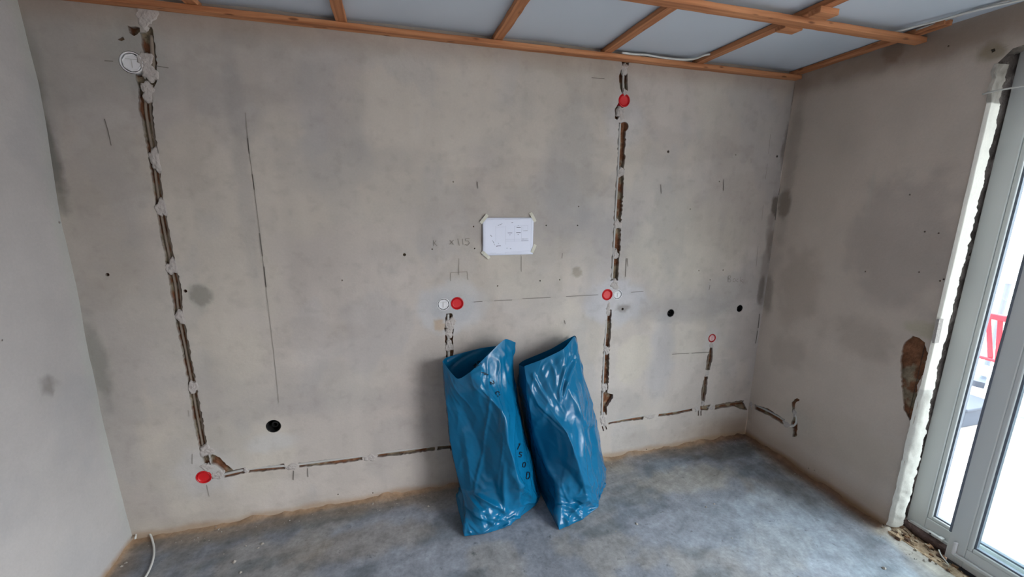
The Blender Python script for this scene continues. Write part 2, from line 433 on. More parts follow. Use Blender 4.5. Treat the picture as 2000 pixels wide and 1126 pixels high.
holesB.append((chase_loop(bpts([(1286,810),(1320,805),(1352,799)]), [.028,.03,.024], 22), .026, 'c'))
holesB.append((rough_loop(bpts([(1367,793),(1388,789),(1382,801),(1368,800)]), seed=23), .022, 'c'))
holesB.append((chase_loop(bpts([(1396,795),(1420,790),(1452,786)]), [.036,.040,.04], 24), .03, 'c'))
holesB.append((rough_loop(bpts([(1432,792),(1452,786),(1460,800),(1448,799)]), seed=25), .035, 'c'))
holesB.append((chase_loop(bpts([(1390,675),(1386,700),(1382,722)]), [.024,.045,.04], 26), .03, 'c'))
holesB.append((chase_loop(bpts([(1379,735),(1375,760),(1373,785),(1371,795)]), [.03,.045,.03,.03], 27), .03, 'c'))
BOXES = [((398,931),'red'), ((257,122),'white'), ((866,594),'white'), ((893,592),'red'), ((1186,575),'red'), ((1206,575),'white'), ((1219,196),'red'), ((1391,660),'pink')]
for (p, k) in BOXES:
    r = {'red': .037, 'white': .037, 'pink': .031}[k]
    if p == (257,122): r = .045
    if p == (1206,575): r = .033
    holesB.append((circle(bw(*p), r, 28), .05, 'c'))
PIPES = [((534,832), .037), ((1310,611), .027), ((1445,602), .026)]
for p, r in PIPES: holesB.append((circle(bw(*p), r, 28), .14, 'c'))
DRILL = [(885,355),(925,442),(927,485),(1067,440),(790,497),(668,547),(1305,296),(1405,354),(1128,440),(1130,403),(1348,408),(1055,548),(1093,546),
         (844,486),(972,558),(1412,527),(1387,546),(1365,528),(210,536),(362,568),(1437,302),(1263,877),(660,965),(728,962),(1216,603),(1518,305)]
for i, p in enumerate(DRILL):
    big = p in ((1305,296),(790,497),(1518,305),(210,536),(1216,603),(362,568))
    holesB.append((circle(bw(*p), .0085 if big else .0042, 8), .03, 'drill'))

W_BASE = srgb(184, 176, 169)
def col_back(s, t):
    n1 = fbm(s*1.3, t*1.1, 3, 4); n2 = fbm(s*4, t*3, 8, 4); n3 = fbm(s*9, t*1.2, 17, 3)
    c = np.tile(np.array(W_BASE), (len(s), 1))
    c = c*(.84+.32*n1)[:, None]*(.93+.14*n2)[:, None]
    c = blend(c, (smooth(.48, .62, fbm(s*2.1+5, t*2.1, 40, 5)))*.40, srgb(194, 187, 174))
    c = blend(c, (smooth(.52, .58, fbm(s*3.1+15, t*1.9, 45, 5)))*.22, srgb(160, 160, 164))
    c = blend(c, (smooth(.54, .58, fbm(s*2.3+25, t*3.9, 47, 5)))*.18, srgb(150, 140, 132))
    c = blend(c, (smooth(.55, .68, fbm(s*1.7+9, t*2.6, 50, 5)))*.28, srgb(150, 148, 146))
    def bl(px, py, rx, ry, w, colr, rough=.5, seed=0, soft=.35):
        nonlocal c; q = bw(px, py); c = blend(c, blob(s, t, q, rx, ry, rough, seed, soft)*w, srgb(*colr))
    # filler halos around the flush boxes
    bl(882, 600, .20, .15, .55, (186,188,192), .25, 1, .2); bl(884, 598, .12, .10, .35, (160,164,170), .2, 2, .15)
    bl(1204, 588, .21, .15, .55, (188,189,195), .3, 3, .2); bl(1222, 240, .12, .14, .35, (186,186,190), .4, 4)
    bl(404, 918, .14, .14, .35, (190,190,194), .3, 5); bl(1391, 665, .07, .08, .35, (190,188,190), .4, 6)
    bl(262, 90, .10, .20, .4, (160,162,158), .4, 7); bl(534, 862, .12, .06, .5, (190,190,190), .5, 8)
    bl(1552, 835, .1, .1, .2, (180,180,180), .4, 9)
    # old patches
    bl(1240, 700, .14, .16, .6, (196,188,174), .3, 10, .15); bl(1330, 480, .35, .28, .45, (190,183,170), .5, 11)
    bl(1310, 430, .13, .30, .35, (150,147,143), .6, 12); bl(1120, 330, .16, .35, .35, (150,150,150), .5, 13)
    bl(660, 300, .16, .30, .25, (150,150,152), .5, 14); bl(470, 300, .035, .75, .30, (140,138,138), .4, 15, .6)
    bl(1420, 430, .20, .7, .22, (140,126,116), .4, 16, .6); bl(1290, 700, .10, .3, .35, (160,162,170), .3, 17)
    bl(1170, 470, .12, .22, .25, (156,156,158), .5, 18); bl(620, 790, .55, .06, .3, (150,146,146), .5, 19, .6)
    bl(1010, 520, .5, .2, .25, (190,182,166), .6, 20); bl(760, 400, .5, .25, .22, (186,178,166), .6, 21)
    bl(1350, 600, .5, .07, .25, (150,148,150), .4, 22, .5); bl(700, 760, .18, .12, .25, (196,190,180), .4, 23)
    bl(170, 300, .30, .8, .20, (120,112,106), .5, 24, .8); bl(340, 120, 1.2, .18, .15, (140,134,128), .5, 25, .6)
    bl(392, 577, .045, .05, .75, (120,118,112), .5, 26, .2); bl(1127, 531, .030, .035, .7, (146,138,124), .15, 27, .1)
    bl(1519, 402, .06, .07, .85, (106,96,86), .5, 28, .15); bl(1512, 470, .05, .12, .45, (110,100,92), .6, 29)
    bl(1534, 290, .025, .15, .6, (98,88,78), .8, 30, .3); bl(1487, 565, .03, .10, .65, (105,98,92), .4, 31, .2)
    bl(1498, 500, .03, .30, .4, (112,100,90), .9, 32, .4)
    bl(96, 300, .035, .22, .7, (88,87,82), .7, 33, .35); bl(190, 700, .035, .22, .55, (110,112,108), .6, 34)
    bl(66, 150, .03, .25, .35, (110,110,104), .6, 35, .5); bl(858, 635, .035, .035, .8, (176,156,134), .3, 36, .15)
    bl(1216, 601, .045, .025, .6, (120,112,104), .6, 37, .2); bl(330, 700, .5, .8, .12, (196,190,172), .5, 38, .6)
    # rows of old trowel strokes
    c = c*(1-.05*smooth(.5, .7, n3))[:, None]
    # damp and dirt along the floor; browner towards the batten
    c = blend(c, (1-smooth(.0, .04, t-.045*(fbm(s*7, t*7, 60, 4)-.15)))*.75, srgb(160, 138, 114))
    c = blend(c, (1-smooth(.0, .18, t-.10*fbm(s*3, t*3, 61, 3)))*smooth(-.9, -.1, s)*.55, srgb(140, 112, 84))
    c = blend(c, smooth(2.40, 2.50, t+.04*fbm(s*8, t*8, 62, 3))*.35, srgb(140, 120, 104))
    c = blend(c, smooth(.62, .75, fbm(s*30, t*30, 70, 3))*.12, srgb(120, 112, 104))
    return c
wall_back, _ = build_wall('wall_back', [(BX0-.02, -.03), (BX1+.03, -.03), (BX1+.03, ZC), (BX0-.02, ZC)], holesB,
    lambda s, t, d: np.stack([s, d, t], 1), col_back, .016, relief=.0025, seed=1)
tag(wall_back, 'grey plastered back wall with chased cable channels and flush boxes', None, kind='structure')

# ---- right wall with the door opening --------------------------
DY, DY1, DZT = -.975, -4.50, 2.375
rsd = random.Random(5)
edge = [(DY+rsd.uniform(-.004, .004), z) for z in np.linspace(0.0, DZT-.05, 90)]
lint = [(DY-.04-.06*k, DZT+.03*math.sin(k*1.3)*.5+rsd.uniform(-.012, .012)) for k in range(0, 58)]
outR = [(.0, -.03), (DY, -.03)] + edge + lint + [(DY1, DZT), (DY1, -.03), (-5.0, -.03), (-5.0, ZC), (.0, ZC)]
def rpts(l): return [rw(*p) for p in l]
holesR = [(chase_loop(rpts([(1474,794),(1500,804),(1532,824)]), [.036,.048,.042], 41), .028, 'c'),
          (rough_loop(rpts([(1547,784),(1557,776),(1562,780),(1554,786),(1552,806),(1547,804)]), seed=42), .015, 'c'),
          (rough_loop(rpts([(1543,830),(1550,812),(1556,812),(1558,828),(1556,852),(1548,853),(1549,836)]), seed=43), .028, 'c'),
          (rough_loop(rpts([(1782,655),(1795,658),(1806,668),(1812,690),(1806,725),(1792,752),(1790,790),(1777,822),(1765,800),(1760,745),(1758,700),(1766,668)]), seed=44), .020, 'c'),
          (rough_loop(rpts([(1934,97),(1941,94),(1943,99),(1937,102)]), step=.03, seed=45), .02, 'c')]
for p in [(1777,380),(1806,452),(1833,455),(1836,548),(1843,545),(1690,530),(1795,531),(1590,918),(1579,914),(1852,90)]:
    holesR.append((circle(rw(*p), .004, 8), .02, 'drill'))
def col_right(s, t):
    c = np.tile(np.array(srgb(196, 184, 172)), (len(s), 1))
    c = c*(.86+.28*fbm(s*1.5, t*1.2, 103, 4))[:, None]*(.95+.10*fbm(s*5, t*4, 108, 4))[:, None]
    def bl(px, py, rx, ry, w, colr, rough=.5, seed=0, soft=.35):
        nonlocal c; q = rw(px, py); c = blend(c, blob(s, t, q, rx, ry, rough, seed, soft)*w, srgb(*colr))
    bl(1760, 480, .24, .35, .33, (138,130,126), .4, 201, .2); bl(1600, 300, .2, .5, .25, (176,168,156), .5, 202)
    bl(1700, 380, .012, .12, .5, (186,180,170), .3, 203); bl(1810, 645, .09, .035, .75, (180,172,150), .4, 204, .15)
    bl(1560, 560, .14, .25, .3, (140,126,112), .6, 205); bl(1680, 660, .18, .10, .3, (140,128,116), .6, 206)
    bl(1745, 100, .05, .05, .55, (120,88,66), .4, 207, .15); bl(1935, 100, .05, .04, .6, (110,98,62), .4, 208)
    bl(1545, 330, .04, .5, .3, (110,100,90), .6, 209, .5); bl(1555, 820, .1, .1, .4, (178,176,168), .5, 210)
    bl(1540, 690, .12, .12, .25, (130,122,112), .6, 211); bl(1640, 860, .4, .14, .2, (172,160,140), .5, 212)
    bl(1780, 100, .5, .07, .35, (110,92,76), .5, 213, .5); bl(1532, 402, .05, .08, .6, (110,98,86), .6, 214, .2); bl(1500, 570, .04, .14, .5, (112,102,92), .7, 215)
    bl(1460, 800, .05, .06, .3, (130,112,92), .6, 216)
    c = blend(c, (1-smooth(.0, .05, t-.03*fbm(s*6, t*6, 160, 3)))*.9, srgb(128, 96, 66))
    c = blend(c, (1-smooth(.0, .16, t-.06*fbm(s*4, t*4, 161, 3)))*.35, srgb(140, 112, 84))
    c = blend(c, smooth(2.38, 2.50, t+.05*fbm(s*8, t*8, 162, 3))*.4, srgb(120, 96, 78))
    return c
wall_right, _ = build_wall('wall_right', outR, holesR, lambda s, t, d: np.stack([d, s, t], 1), col_right, .02, relief=.003, seed=2)
tag(wall_right, 'shaded beige grey plaster wall with broken edge beside the glass door', None, kind='structure')

# ---- left wall -------------------------------------------------
LZ = [0.0, .35, .737, 1.05, 1.338, 1.633, 1.91, 2.17, 2.484, 2.6]; LX = [-3.885, -3.90, -3.907, -3.905, -3.899, -3.901, -3.888, -3.876, -3.892, -3.895]
def col_left(s, t):
    c = np.tile(np.array(srgb(178, 174, 172)), (len(s), 1))
    c = c*(.90+.2*fbm(s*1.6, t*1.3, 303, 4))[:, None]*(.96+.08*fbm(s*5, t*5, 308, 4))[:, None]
    c = blend(c, blob(s, t, lw(97, 750), .035, .045, .4, 311, .2)*.8, srgb(132, 128, 124))
    c = blend(c, smooth(-.05, .0, s+.03*fbm(s*10, t*6, 312, 3))*.35, srgb(176, 182, 172))
    c = blend(c, smooth(.55, .65, fbm(s*2.4, t*2.4, 330, 5))*.3, srgb(160, 160, 162))
    c = blend(c, (1-smooth(.0, .02, t-.02*fbm(s*9, t*9, 360, 3)))*.9, srgb(150, 120, 84))
    return c
wall_left, _ = build_wall('wall_left', [(.01, -.03), (-5.0, -.03), (-5.0, ZC), (.01, ZC)],
    [(circle(lw(118, 434), .006, 8), .02, 'drill'), (circle(lw(4, 664), .004, 8), .02, 'drill')],
    lambda s, t, d: np.stack([np.interp(t, LZ, LX)-d+.006*(fbm(t*7, s*2, 77, 3)-.5), s, t], 1), col_left, .03, relief=.004, seed=3)
tag(wall_left, 'grey plaster wall at the left running towards the viewer', None, kind='structure')

# ---- rear wall (behind the viewer), its added fill-light opening shrunk to a pinhole -------
mb = MB(); ry0, ry1 = -5.1, -5.0; wx0, wx1, wz0, wz1 = -2.0, -1.99, 1.2, 1.21
mb.box(-3.95, wx0, ry0, ry1, -.03, ZC); mb.box(wx1, .02, ry0, ry1, -.03, ZC); mb.box(wx0, wx1, ry0, ry1, -.03, wz0); mb.box(wx0, wx1, ry0, ry1, wz1, ZC)
o = mb.ob('wall_rear', plain('rear_plaster', srgb(176, 172, 165), .9, .1, bump=.2, bscale=40, var=.05)); tag(o, 'grey plaster wall behind the viewer', kind='structure')

# ---- floor -----------------------------------------------------
def floor_mesh():
    x0, x1, y0, y1, st = -3.9, .03, -5.0, .02, .02
    xs = np.arange(x0, x1+st/2, st); ys = np.concatenate([np.arange(y0, -1.6, .06), np.arange(-1.6, y1+st/2, st)])
    X, Y = np.meshgrid(xs, ys, indexing='ij'); s, t = X.ravel(), Y.ravel()
    c = np.tile(np.array(srgb(136, 140, 148)), (len(s), 1))
    n = fbm(s*1.6, t*1.6, 400, 5); n2 = fbm(s*7, t*5, 410, 4); n3 = fbm(s*3.3+4, t*3.3, 420, 5)
    c = c*(.72+.50*n)[:, None]*(.82+.34*n2)[:, None]*(.88+.24*fbm(s*28, t*22, 411, 3))[:, None]
    c = blend(c, smooth(.52, .62, n3)*.5, srgb(150, 145, 137))
    c = blend(c, smooth(.56, .66, fbm(s*2.6, t*6, 430, 5))*.5, srgb(84, 94, 100))
    c = blend(c, smooth(.50, .62, fbm(s*5+3, t*5, 435, 4))*smooth(-1.3, -.4, s)*.5, srgb(156, 166, 176))  # paler blue towards the door: sky light painted into the floor colour
    def bl(px, py, rx, ry, w, colr, rough=.5, seed=0, soft=.35):
        nonlocal c; q = fl(px, py); c = blend(c, blob(s, t, q, rx, ry, rough, seed, soft)*w, srgb(*colr))
    bl(1350, 935, .35, .12, .6, (166,160,150), .5, 501); bl(700, 1060, .35, .10, .5, (138,128,116), .5, 502)
    bl(1430, 880, .30, .07, .7, (74,72,66), .5, 503); bl(1520, 940, .10, .30, .55, (90,92,96), .5, 504)
    bl(1215, 915, .09, .05, .7, (168,164,158), .5, 505, .15); bl(300, 1100, .3, .08, .5, (96,100,104), .5, 506)
    bl(600, 1020, .6, .05, .5, (92,98,98), .6, 507); bl(1480, 1030, .4, .25, .3, (150,160,170), .6, 508)
    dw = np.minimum(np.minimum(-t, s+3.9), np.where(t > -.98, -s, 9))
    k = 1-smooth(.0, .13, dw-.12*(fbm(s*5, t*5, 440, 4)-.35))
    c = blend(c, k*.7, srgb(126, 110, 92))
    c = blend(c, (1-smooth(.0, .03, dw-.04*(fbm(s*9, t*9, 445, 4)-.2)))*.75, srgb(166, 136, 106))
    c = blend(c, (1-smooth(.0, .07, dw-.05*fbm(s*9, t*9, 446, 3)))*smooth(-.7, .0, s)*.7, srgb(92, 60, 38))
    edge_d = np.abs(s-.0); c = blend(c, (1-smooth(.02, .10, edge_d-.04*fbm(s*6, t*6, 447, 3)))*(t < -.95)*.8, srgb(170, 162, 150))
    z = .004*(fbm(s*2, t*2, 450, 3)-.5)
    pile = np.maximum(0, 1-dw/.05); lump = fbm(s*13, t*13, 460, 3)
    z = z + pile*.030*np.maximum(0, lump-.42)*2.2 + pile*.005
    z = z - .03*smooth(.0, .02, s)*(t < -.95)
    ny = len(ys); f = []
    for i in range(len(xs)-1):
        for j in range(ny-1): f.append((i*ny+j, (i+1)*ny+j, (i+1)*ny+j+1, i*ny+j+1))
    o = mesh_obj('floor', np.stack([s, t, z], 1), f, M['floor'], colors=c, smooth_=True)
    tag(o, 'bare blue grey screed floor with brown dirt along the walls', kind='structure')
floor_mesh()

# ---- ceiling ---------------------------------------------------
def ceiling():
    xs = np.linspace(-3.95, .02, 130); ys = np.linspace(-5.1, .02, 120); X, Y = np.meshgrid(xs, ys, indexing='ij'); s, t = X.ravel(), Y.ravel()
    ax = np.array([-3.9, -3.28, -2.70, -1.965, -1.355, -.75, -.06]); dd = np.abs(s[:, None]-ax[None]).min(1)
    z = 2.551 + .010*smooth(.02, .25, dd)*fbm(s*1.5, t*2, 600, 3) - .002*np.abs(np.sin((s*1.2-t*3)*3+2*fbm(s*2, t*2, 610, 3)))*smooth(.03, .2, dd)*(s > -1.3)
    ny = len(ys); f = [(i*ny+j, i*ny+j+1, (i+1)*ny+j+1, (i+1)*ny+j) for i in range(len(xs)-1) for j in range(ny-1)]
    o = mesh_obj('ceiling', np.stack([s, t, z], 1), f, M['foil'], smooth_=True)
    tag(o, 'white insulation foil stretched above the ceiling battens', kind='structure')
    m = MB().box(-4.0, .3, -5.2, .1, 2.60, 2.65).ob('trim_1', M['pale']); tag(m, 'slab above the foil', kind='structure')
ceiling()

def wobble_batten(name, a, b, w, h, mat, label, seed, cat='batten'):
    """sawn batten from a to b (axis-aligned or skew, horizontal), slightly uneven"""
    a = np.array(a, float); b = np.array(b, float); L = np.linalg.norm(b-a); n = max(2, int(L/.06)); d = (b-a)/L; sd = np.array([-d[1], d[0], 0.])
    rs = np.random.RandomState(seed); v = []
    prof = [(-1,-1),(1,-1),(1,1),(-1,1)]
    for i in range(n+1):
        p = a+(b-a)*i/n; o1, o2 = rs.uniform(-.0015, .0015, 2)
        for (i1, i2) in prof: v.append(p+sd*(w/2*i1+o1)+np.array([0, 0, h/2*i2+o2*.3]))
    f = []
    for i in range(n):
        for k in range(4): f.append((i*4+k, i*4+(k+1) % 4, (i+1)*4+(k+1) % 4, (i+1)*4+k))
    f.append((3, 2, 1, 0)); f.append((n*4, n*4+1, n*4+2, n*4+3))
    o = mesh_obj(name, v, f, mat); bevel(o, .0015, 1); recenter(o)
    tag(o, label, cat, 'ceiling battens'); return o
wobble_batten('ceiling_batten', (-3.885, -.0265, 2.512), (-.004, -.0265, 2.512), .048, .023, M['wood_x'], 'long reddish wooden batten screwed along the top of the back wall', 1)
wobble_batten('ceiling_batten', (-3.885, -.676, 2.512), (-.008, -.676, 2.512), .050, .023, M['wood_x'], 'wooden batten crossing below the others, parallel to the back wall further forward', 2)
for i, (x, lab) in enumerate([(-3.285, 'leftmost short visible wooden batten, just its end above the long batten'), (-2.70, 'wooden batten seen nearly end-on, second from the left'),
    (-1.965, 'wooden batten running forward above the taped paper plan'), (-1.355, 'wooden batten meeting the back wall left of the upper red box chase'),
    (-.76, 'wooden batten running forward right of the white ceiling cable')]):
    wobble_batten('ceiling_batten', (x, -.004, 2.5365), (x-.0, -3.6, 2.5365), .048, .023, M['wood_y'], lab, 10+i)
wobble_batten('ceiling_batten', (-.034, -.004, 2.5365), (-.085, -.82, 2.5365), .048, .023, M['wood_y'], 'short dark wooden batten along the top of the right wall', 30)
# small spacer blocks
o = MB().box(-.80, -.70, -.80, -.745, 2.500, 2.5245).ob('wooden_spacer', M['wood_x']); bevel(o); recenter(o)
tag(o, 'small wooden packing block under the batten beside the crossing', 'spacer block', 'wooden packing blocks')
o = MB().box(-.79, -.69, -.63, -.575, 2.503, 2.5245).ob('wooden_spacer', M['wood_x']); bevel(o); recenter(o)
tag(o, 'small wooden packing block under the batten on the wall side of the crossing', 'spacer block', 'wooden packing blocks')

# ------------------------------------------------------------ plaster dabs on the wall
def dab(c, rx, rz, seed, wall='back', h=.007, ang=0.0):
    rx *= .84; rz *= .90; h *= .6; rs = np.random.RandomState(seed); nr, na = 7, 30; ph = rs.uniform(0, 6.28, 5); jag = rs.uniform(-.10, .10, na); v = []; f = []
    def P(rr, a):
        out = 1+.15*math.sin(2*a+ph[0])+.15*math.sin(3*a+ph[1])+.10*math.sin(5*a+ph[2])+.07*math.sin(9*a+ph[3])+jag[int(round(a/(2*math.pi)*na)) % na]
        x = rx*rr*out*math.cos(a); z = rz*rr*out*math.sin(a)
        xx = x*math.cos(ang)-z*math.sin(ang); zz = x*math.sin(ang)+z*math.cos(ang)
        hh = h*(1-rr**4)*(1+.5*math.sin(4*a+ph[4])*rr*.5+.35*math.sin(9*rr+ph[0])) - (.012 if rr >= 1 else .001)
        return xx, zz, hh
    pts = [P(0, 0)]
    for i in range(1, nr+1):
        for k in range(na): pts.append(P(i/nr, 2*math.pi*k/na))
    for (x, z, hh) in pts:
        v.append((c[0]+x, -hh, c[1]+z) if wall == 'back' else (-hh, c[0]+x, c[1]+z))
    for k in range(na): f.append((0, 1+k, 1+(k+1) % na))
    for i in range(nr-1):
        for k in range(na): a = 1+i*na; f.append((a+k, a+na+k, a+na+(k+1) % na, a+(k+1) % na))
    if wall != 'back': f = [tuple(reversed(q)) for q in f]
    par = wall_back if wall == 'back' else wall_right
    o = part('plaster_dab', v, f, M['dab'], par, smooth_=True); return o
for i, (px, py, rx, rz, an) in enumerate([(292,140,.038,.050,0),(288,178,.034,.044,0),(285,30,.05,.055,0),(303,312,.030,.055,0),(315,406,.028,.050,0),(336,521,.030,.046,0),(352,619,.028,.040,0),
        (377,756,.028,.040,0),(403,880,.040,.042,.6),(404,913,.036,.030,0),(425,927,.034,.032,0),(283,118,.035,.045,0),(480,918,.016,.020,0),(570,911,.045,.022,0),(723,893,.042,.030,0),
        (880,632,.044,.040,0),(877,650,.034,.034,0),(877,676,.026,.045,0),(1220,134,.034,.030,0),(1221,180,.020,.025,0),(1214,222,.040,.046,0),(1213,336,.032,.032,0),(1207,438,.036,.036,0),(1203,497,.028,.032,0),
        (1201,556,.036,.044,0),(1188,603,.024,.050,0),(1185,684,.030,.032,0),(1180,757,.034,.036,0),(1179,820,.036,.050,0),(1270,813,.055,.022,.1),(1361,797,.040,.028,0),
        (1381,729,.026,.022,0),(1389,674,.022,.026,0),(1373,788,.022,.02,0),(1391,796,.032,.026,0)]):
    dab(bw(px, py), rx, rz, 900+i, ang=an)
for i, (px, py, rx, rz) in enumerate([(1467,790,.030,.036), (1536,828,.040,.028), (1552,806,.026,.030)]):
    q = rw(px, py); dab((q[0], q[1]), rx, rz, 960+i, 'right')

# ------------------------------------------------------------ marks: pencil, cracks, handwriting (parts of the walls)
def ribbon_bw(lines, w, name, mat, wall='back', off=.0035):
    v, f = [], []
    for ln in lines:
        P = [np.array(bw(*p) if wall == 'back' else rw(*p)) for p in ln[:]]
        for a, b in zip(P[:-1], P[1:]):
            L = np.linalg.norm(b-a); n = max(1, int(L/.05)); d = (b-a)/max(L, 1e-6); nn = np.array([-d[1], d[0]])*w/2
            for k in range(n):
                p0 = a+(b-a)*k/n; p1 = a+(b-a)*(k+1)/n; q = len(v)
                for z in (p0-nn, p1-nn, p1+nn, p0+nn): v.append((z[0], -off, z[1]) if wall == 'back' else (-off, z[0], z[1]))
                f.append((q, q+1, q+2, q+3) if wall == 'back' else (q+3, q+2, q+1, q))
    return part(name, v, f, mat, wall_back if wall == 'back' else wall_right)
ribbon_bw([[(480,220),(486,290),(492,330),(501,400),(509,462),(522,580),(534,680),(545,785)]], .0022, 'pencil_line', M['faint'])
ribbon_bw([[(484,270),(487,300)],[(493,340),(497,370)],[(507,455),(513,500)],[(516,520),(520,560)]], .004, 'pencil_line', M['pencil'])
ribbon_bw([[(925,589),(942,588)],[(965,587),(1000,585)],[(1020,583),(1075,580)],[(1105,578.5),(1168,575)],[(1232,570),(1256,569)]], .0028, 'pencil_line', M['pencil'])
ribbon_bw([[(896,504),(896,536)],[(880,532),(912,530)],[(880,532),(880,548)],[(912,530),(914,546)],[(1018,500),(1018,530)],[(368,800),(370,812)],[(376,885),(376,905)],[(404,945),(409,968)]], .0025, 'pencil_line', M['faint'])
ribbon_bw([[(1312,691),(1345,689)],[(1350,689),(1385,687)],[(1223,504),(1221,540)],[(1225,504),(1226,520)],[(1102,625),(1104,632)],[(1386,556),(1384,566)],[(932,355),(933,368)],[(574,918),(573,936)],[(601,913),(602,930)],
           [(205,232),(212,256),(218,284)],[(205,119),(222,120)],[(305,129),(330,133)],[(1155,152),(1180,154)],[(1290,360),(1291,378)],[(1413,350),(1412,372)],[(1098,494),(1097,504)]], .0035, 'pencil_line', M['pencil'])
ribbon_bw([[(1551,170),(1546,205)],[(1545,212),(1541,250)],[(1537,280),(1534,300)],[(1524,360),(1520,380)],[(1516,405),(1513,430)],[(1483,612),(1480,640)],[(1479,645),(1475,670)]], .007, 'wall_crack', M['pencil'])
ribbon_bw([[(1504,262),(1500,300)],[(1498,320),(1494,350)],[(1490,400),(1487,430)],[(1480,480),(1476,520)]], .0025, 'wall_crack', M['faint'])
# handwriting: "K  x 115" and "Bock"
ribbon_bw([[(847,469),(847,480)],[(852,469),(848,474),(854,480)],[(878,468),(886,477)],[(886,468),(878,477)],[(894,466),(897,479)],[(903,466),(904,477)],
           [(917,465),(909,466),(909,470),(914,470),(917,474),(913,479),(908,477)]], .0028, 'pencil_writing', M['faint'])
ribbon_bw([[(1422,538),(1421,550),(1425,550),(1427,547),(1424,544),(1421,544)],[(1422,538),(1426,538),(1426,542),(1424,544)],[(1434,543),(1431,545),(1431,549),(1434,550),(1436,547),(1434,543)],
           [(1441,544),(1438,546),(1438,549),(1441,550)],[(1446,540),(1445,551)],[(1450,545),(1446,547),(1451,552)]], .0028, 'pencil_writing', M['faint'])

# ------------------------------------------------------------ flush boxes
def disc(cx, cz, r, y, n=32, poly=None):
    v = [(cx, y, cz)]; f = []
    for k in range(n):
        a = 2*math.pi*k/n; rr = r
        if poly: rr = r*math.cos(math.pi/poly)/math.cos((a+.2) % (2*math.pi/poly)-math.pi/poly)
        v.append((cx+rr*math.cos(a), y, cz+rr*math.sin(a)))
    for k in range(n): f.append((0, 1+(k+1) % n, 1+k))
    return v, f
def lathe(cx, cz, prof, n=36, poly=None, sx=1.0):
    """prof: list of (radius, y)"""
    v = []; f = []
    for (r, y) in prof:
        for k in range(n):
            a = 2*math.pi*k/n; rr = r
            if poly and r > .015: rr = r*(math.cos(math.pi/poly)/math.cos((a+.2) % (2*math.pi/poly)-math.pi/poly))
            v.append((cx+rr*math.cos(a)*sx, y, cz+rr*math.sin(a)))
    for i in range(len(prof)-1):
        for k in range(n): f.append((i*n+k, i*n+(k+1) % n, (i+1)*n+(k+1) % n, (i+1)*n+k))
    return v, f
box_labels = {
    (398,931): 'red capped round box near the floor at the foot of the left chase',
    (257,122): 'large white capped round box high at the left under the ceiling batten',
    (866,594): 'white capped round box left of a red one above the left blue bag',
    (893,592): 'red capped round box above the left blue bag',
    (1186,575): 'red capped round box beside a white one in the right chase at mid height',
    (1206,575): 'white capped round box touching the right side of a red one in the right chase',
    (1219,196): 'red capped round box high up in the right chase near the ceiling',
    (1391,660): 'small pale pink capped box at the top of the short right chase'}
for (p, k) in BOXES:
    c = bw(*p); r = .0345 if k != 'pink' else .028
    if p == (257,122): r = .041
    if p == (1206,575): r = .031
    root = empty('flush_box', (c[0], 0, c[1]-r)); tag(root, box_labels[p], 'electrical box', 'flush electrical boxes')
    ringm = M['red'] if k != 'white' else M['box_white']
    v, f = lathe(c[0], c[1], [(r+.0015, .045), (r+.0015, -.0015), (r-.0015, -.0025), (r-.003, -.001), (r-.003, .045), (0.0005, .046)]); part('box_ring', v, f, ringm, root, smooth_=False)
    if k == 'red':
        v, f = lathe(c[0], c[1], [(r-.0035, .010), (r-.0035, .002), (r-.006, -.0005), (r-.009, .003), (r-.012, .004), (.0005, .0045)]); lid = part('box_lid', v, f, M['red'], root, smooth_=False)
        q = MB().box(c[0]-.004, c[0]+.004, .0015, .004, c[1]+r-.012, c[1]+r-.009); q.ob('pry_slot', M['red'], lid)
    else:
        v, f = lathe(c[0], c[1], [(r-.005, .012), (r-.005, .001), (r-.008, -.0005), (r-.011, .001), (.0005, .002)], poly=8); lid = part('box_lid', v, f, M['box_white'] if k == 'white' else M['pink'], root, smooth_=False)
        q = MB(); q.box(c[0]-r*.5, c[0]+r*.5, -.0012, .001, c[1]+r*.30, c[1]+r*.34); q.box(c[0]-.0008, c[0]+.0008, -.0012, .001, c[1]-r*.5, c[1]+r*.30); q.ob('lid_rib', M['cable_grey'] if k == 'white' else M['pink'], lid)
        lid['label'] = 'white octagonal lid' if k == 'white' else 'dusty pink lid'
pl = ['black round pipe opening low in the wall left of the blue bags', 'black round pipe opening in the wall, left one of the pair at right', 'black round pipe opening in the wall, right one nearest the corner']
for (p, r), lab in zip(PIPES, pl):
    c = bw(*p); root = empty('pipe_opening', (c[0], 0, c[1]-r)); tag(root, lab, 'pipe opening', 'black pipe openings in the back wall')
    v, f = lathe(c[0], c[1], [(r-.001, .10), (r-.001, .003), (r-.003, .001), (r-.005, .004), (r-.005, .09), (.0005, .095)]); part('pipe_sleeve', v, f, M['black'], root)
    v, f = lathe(c[0]+.004, c[1], [(r*.45, .05), (r*.45, .02), (r*.30, .018), (r*.30, .05)]); part('pipe_core', v, f, M['black'], root)

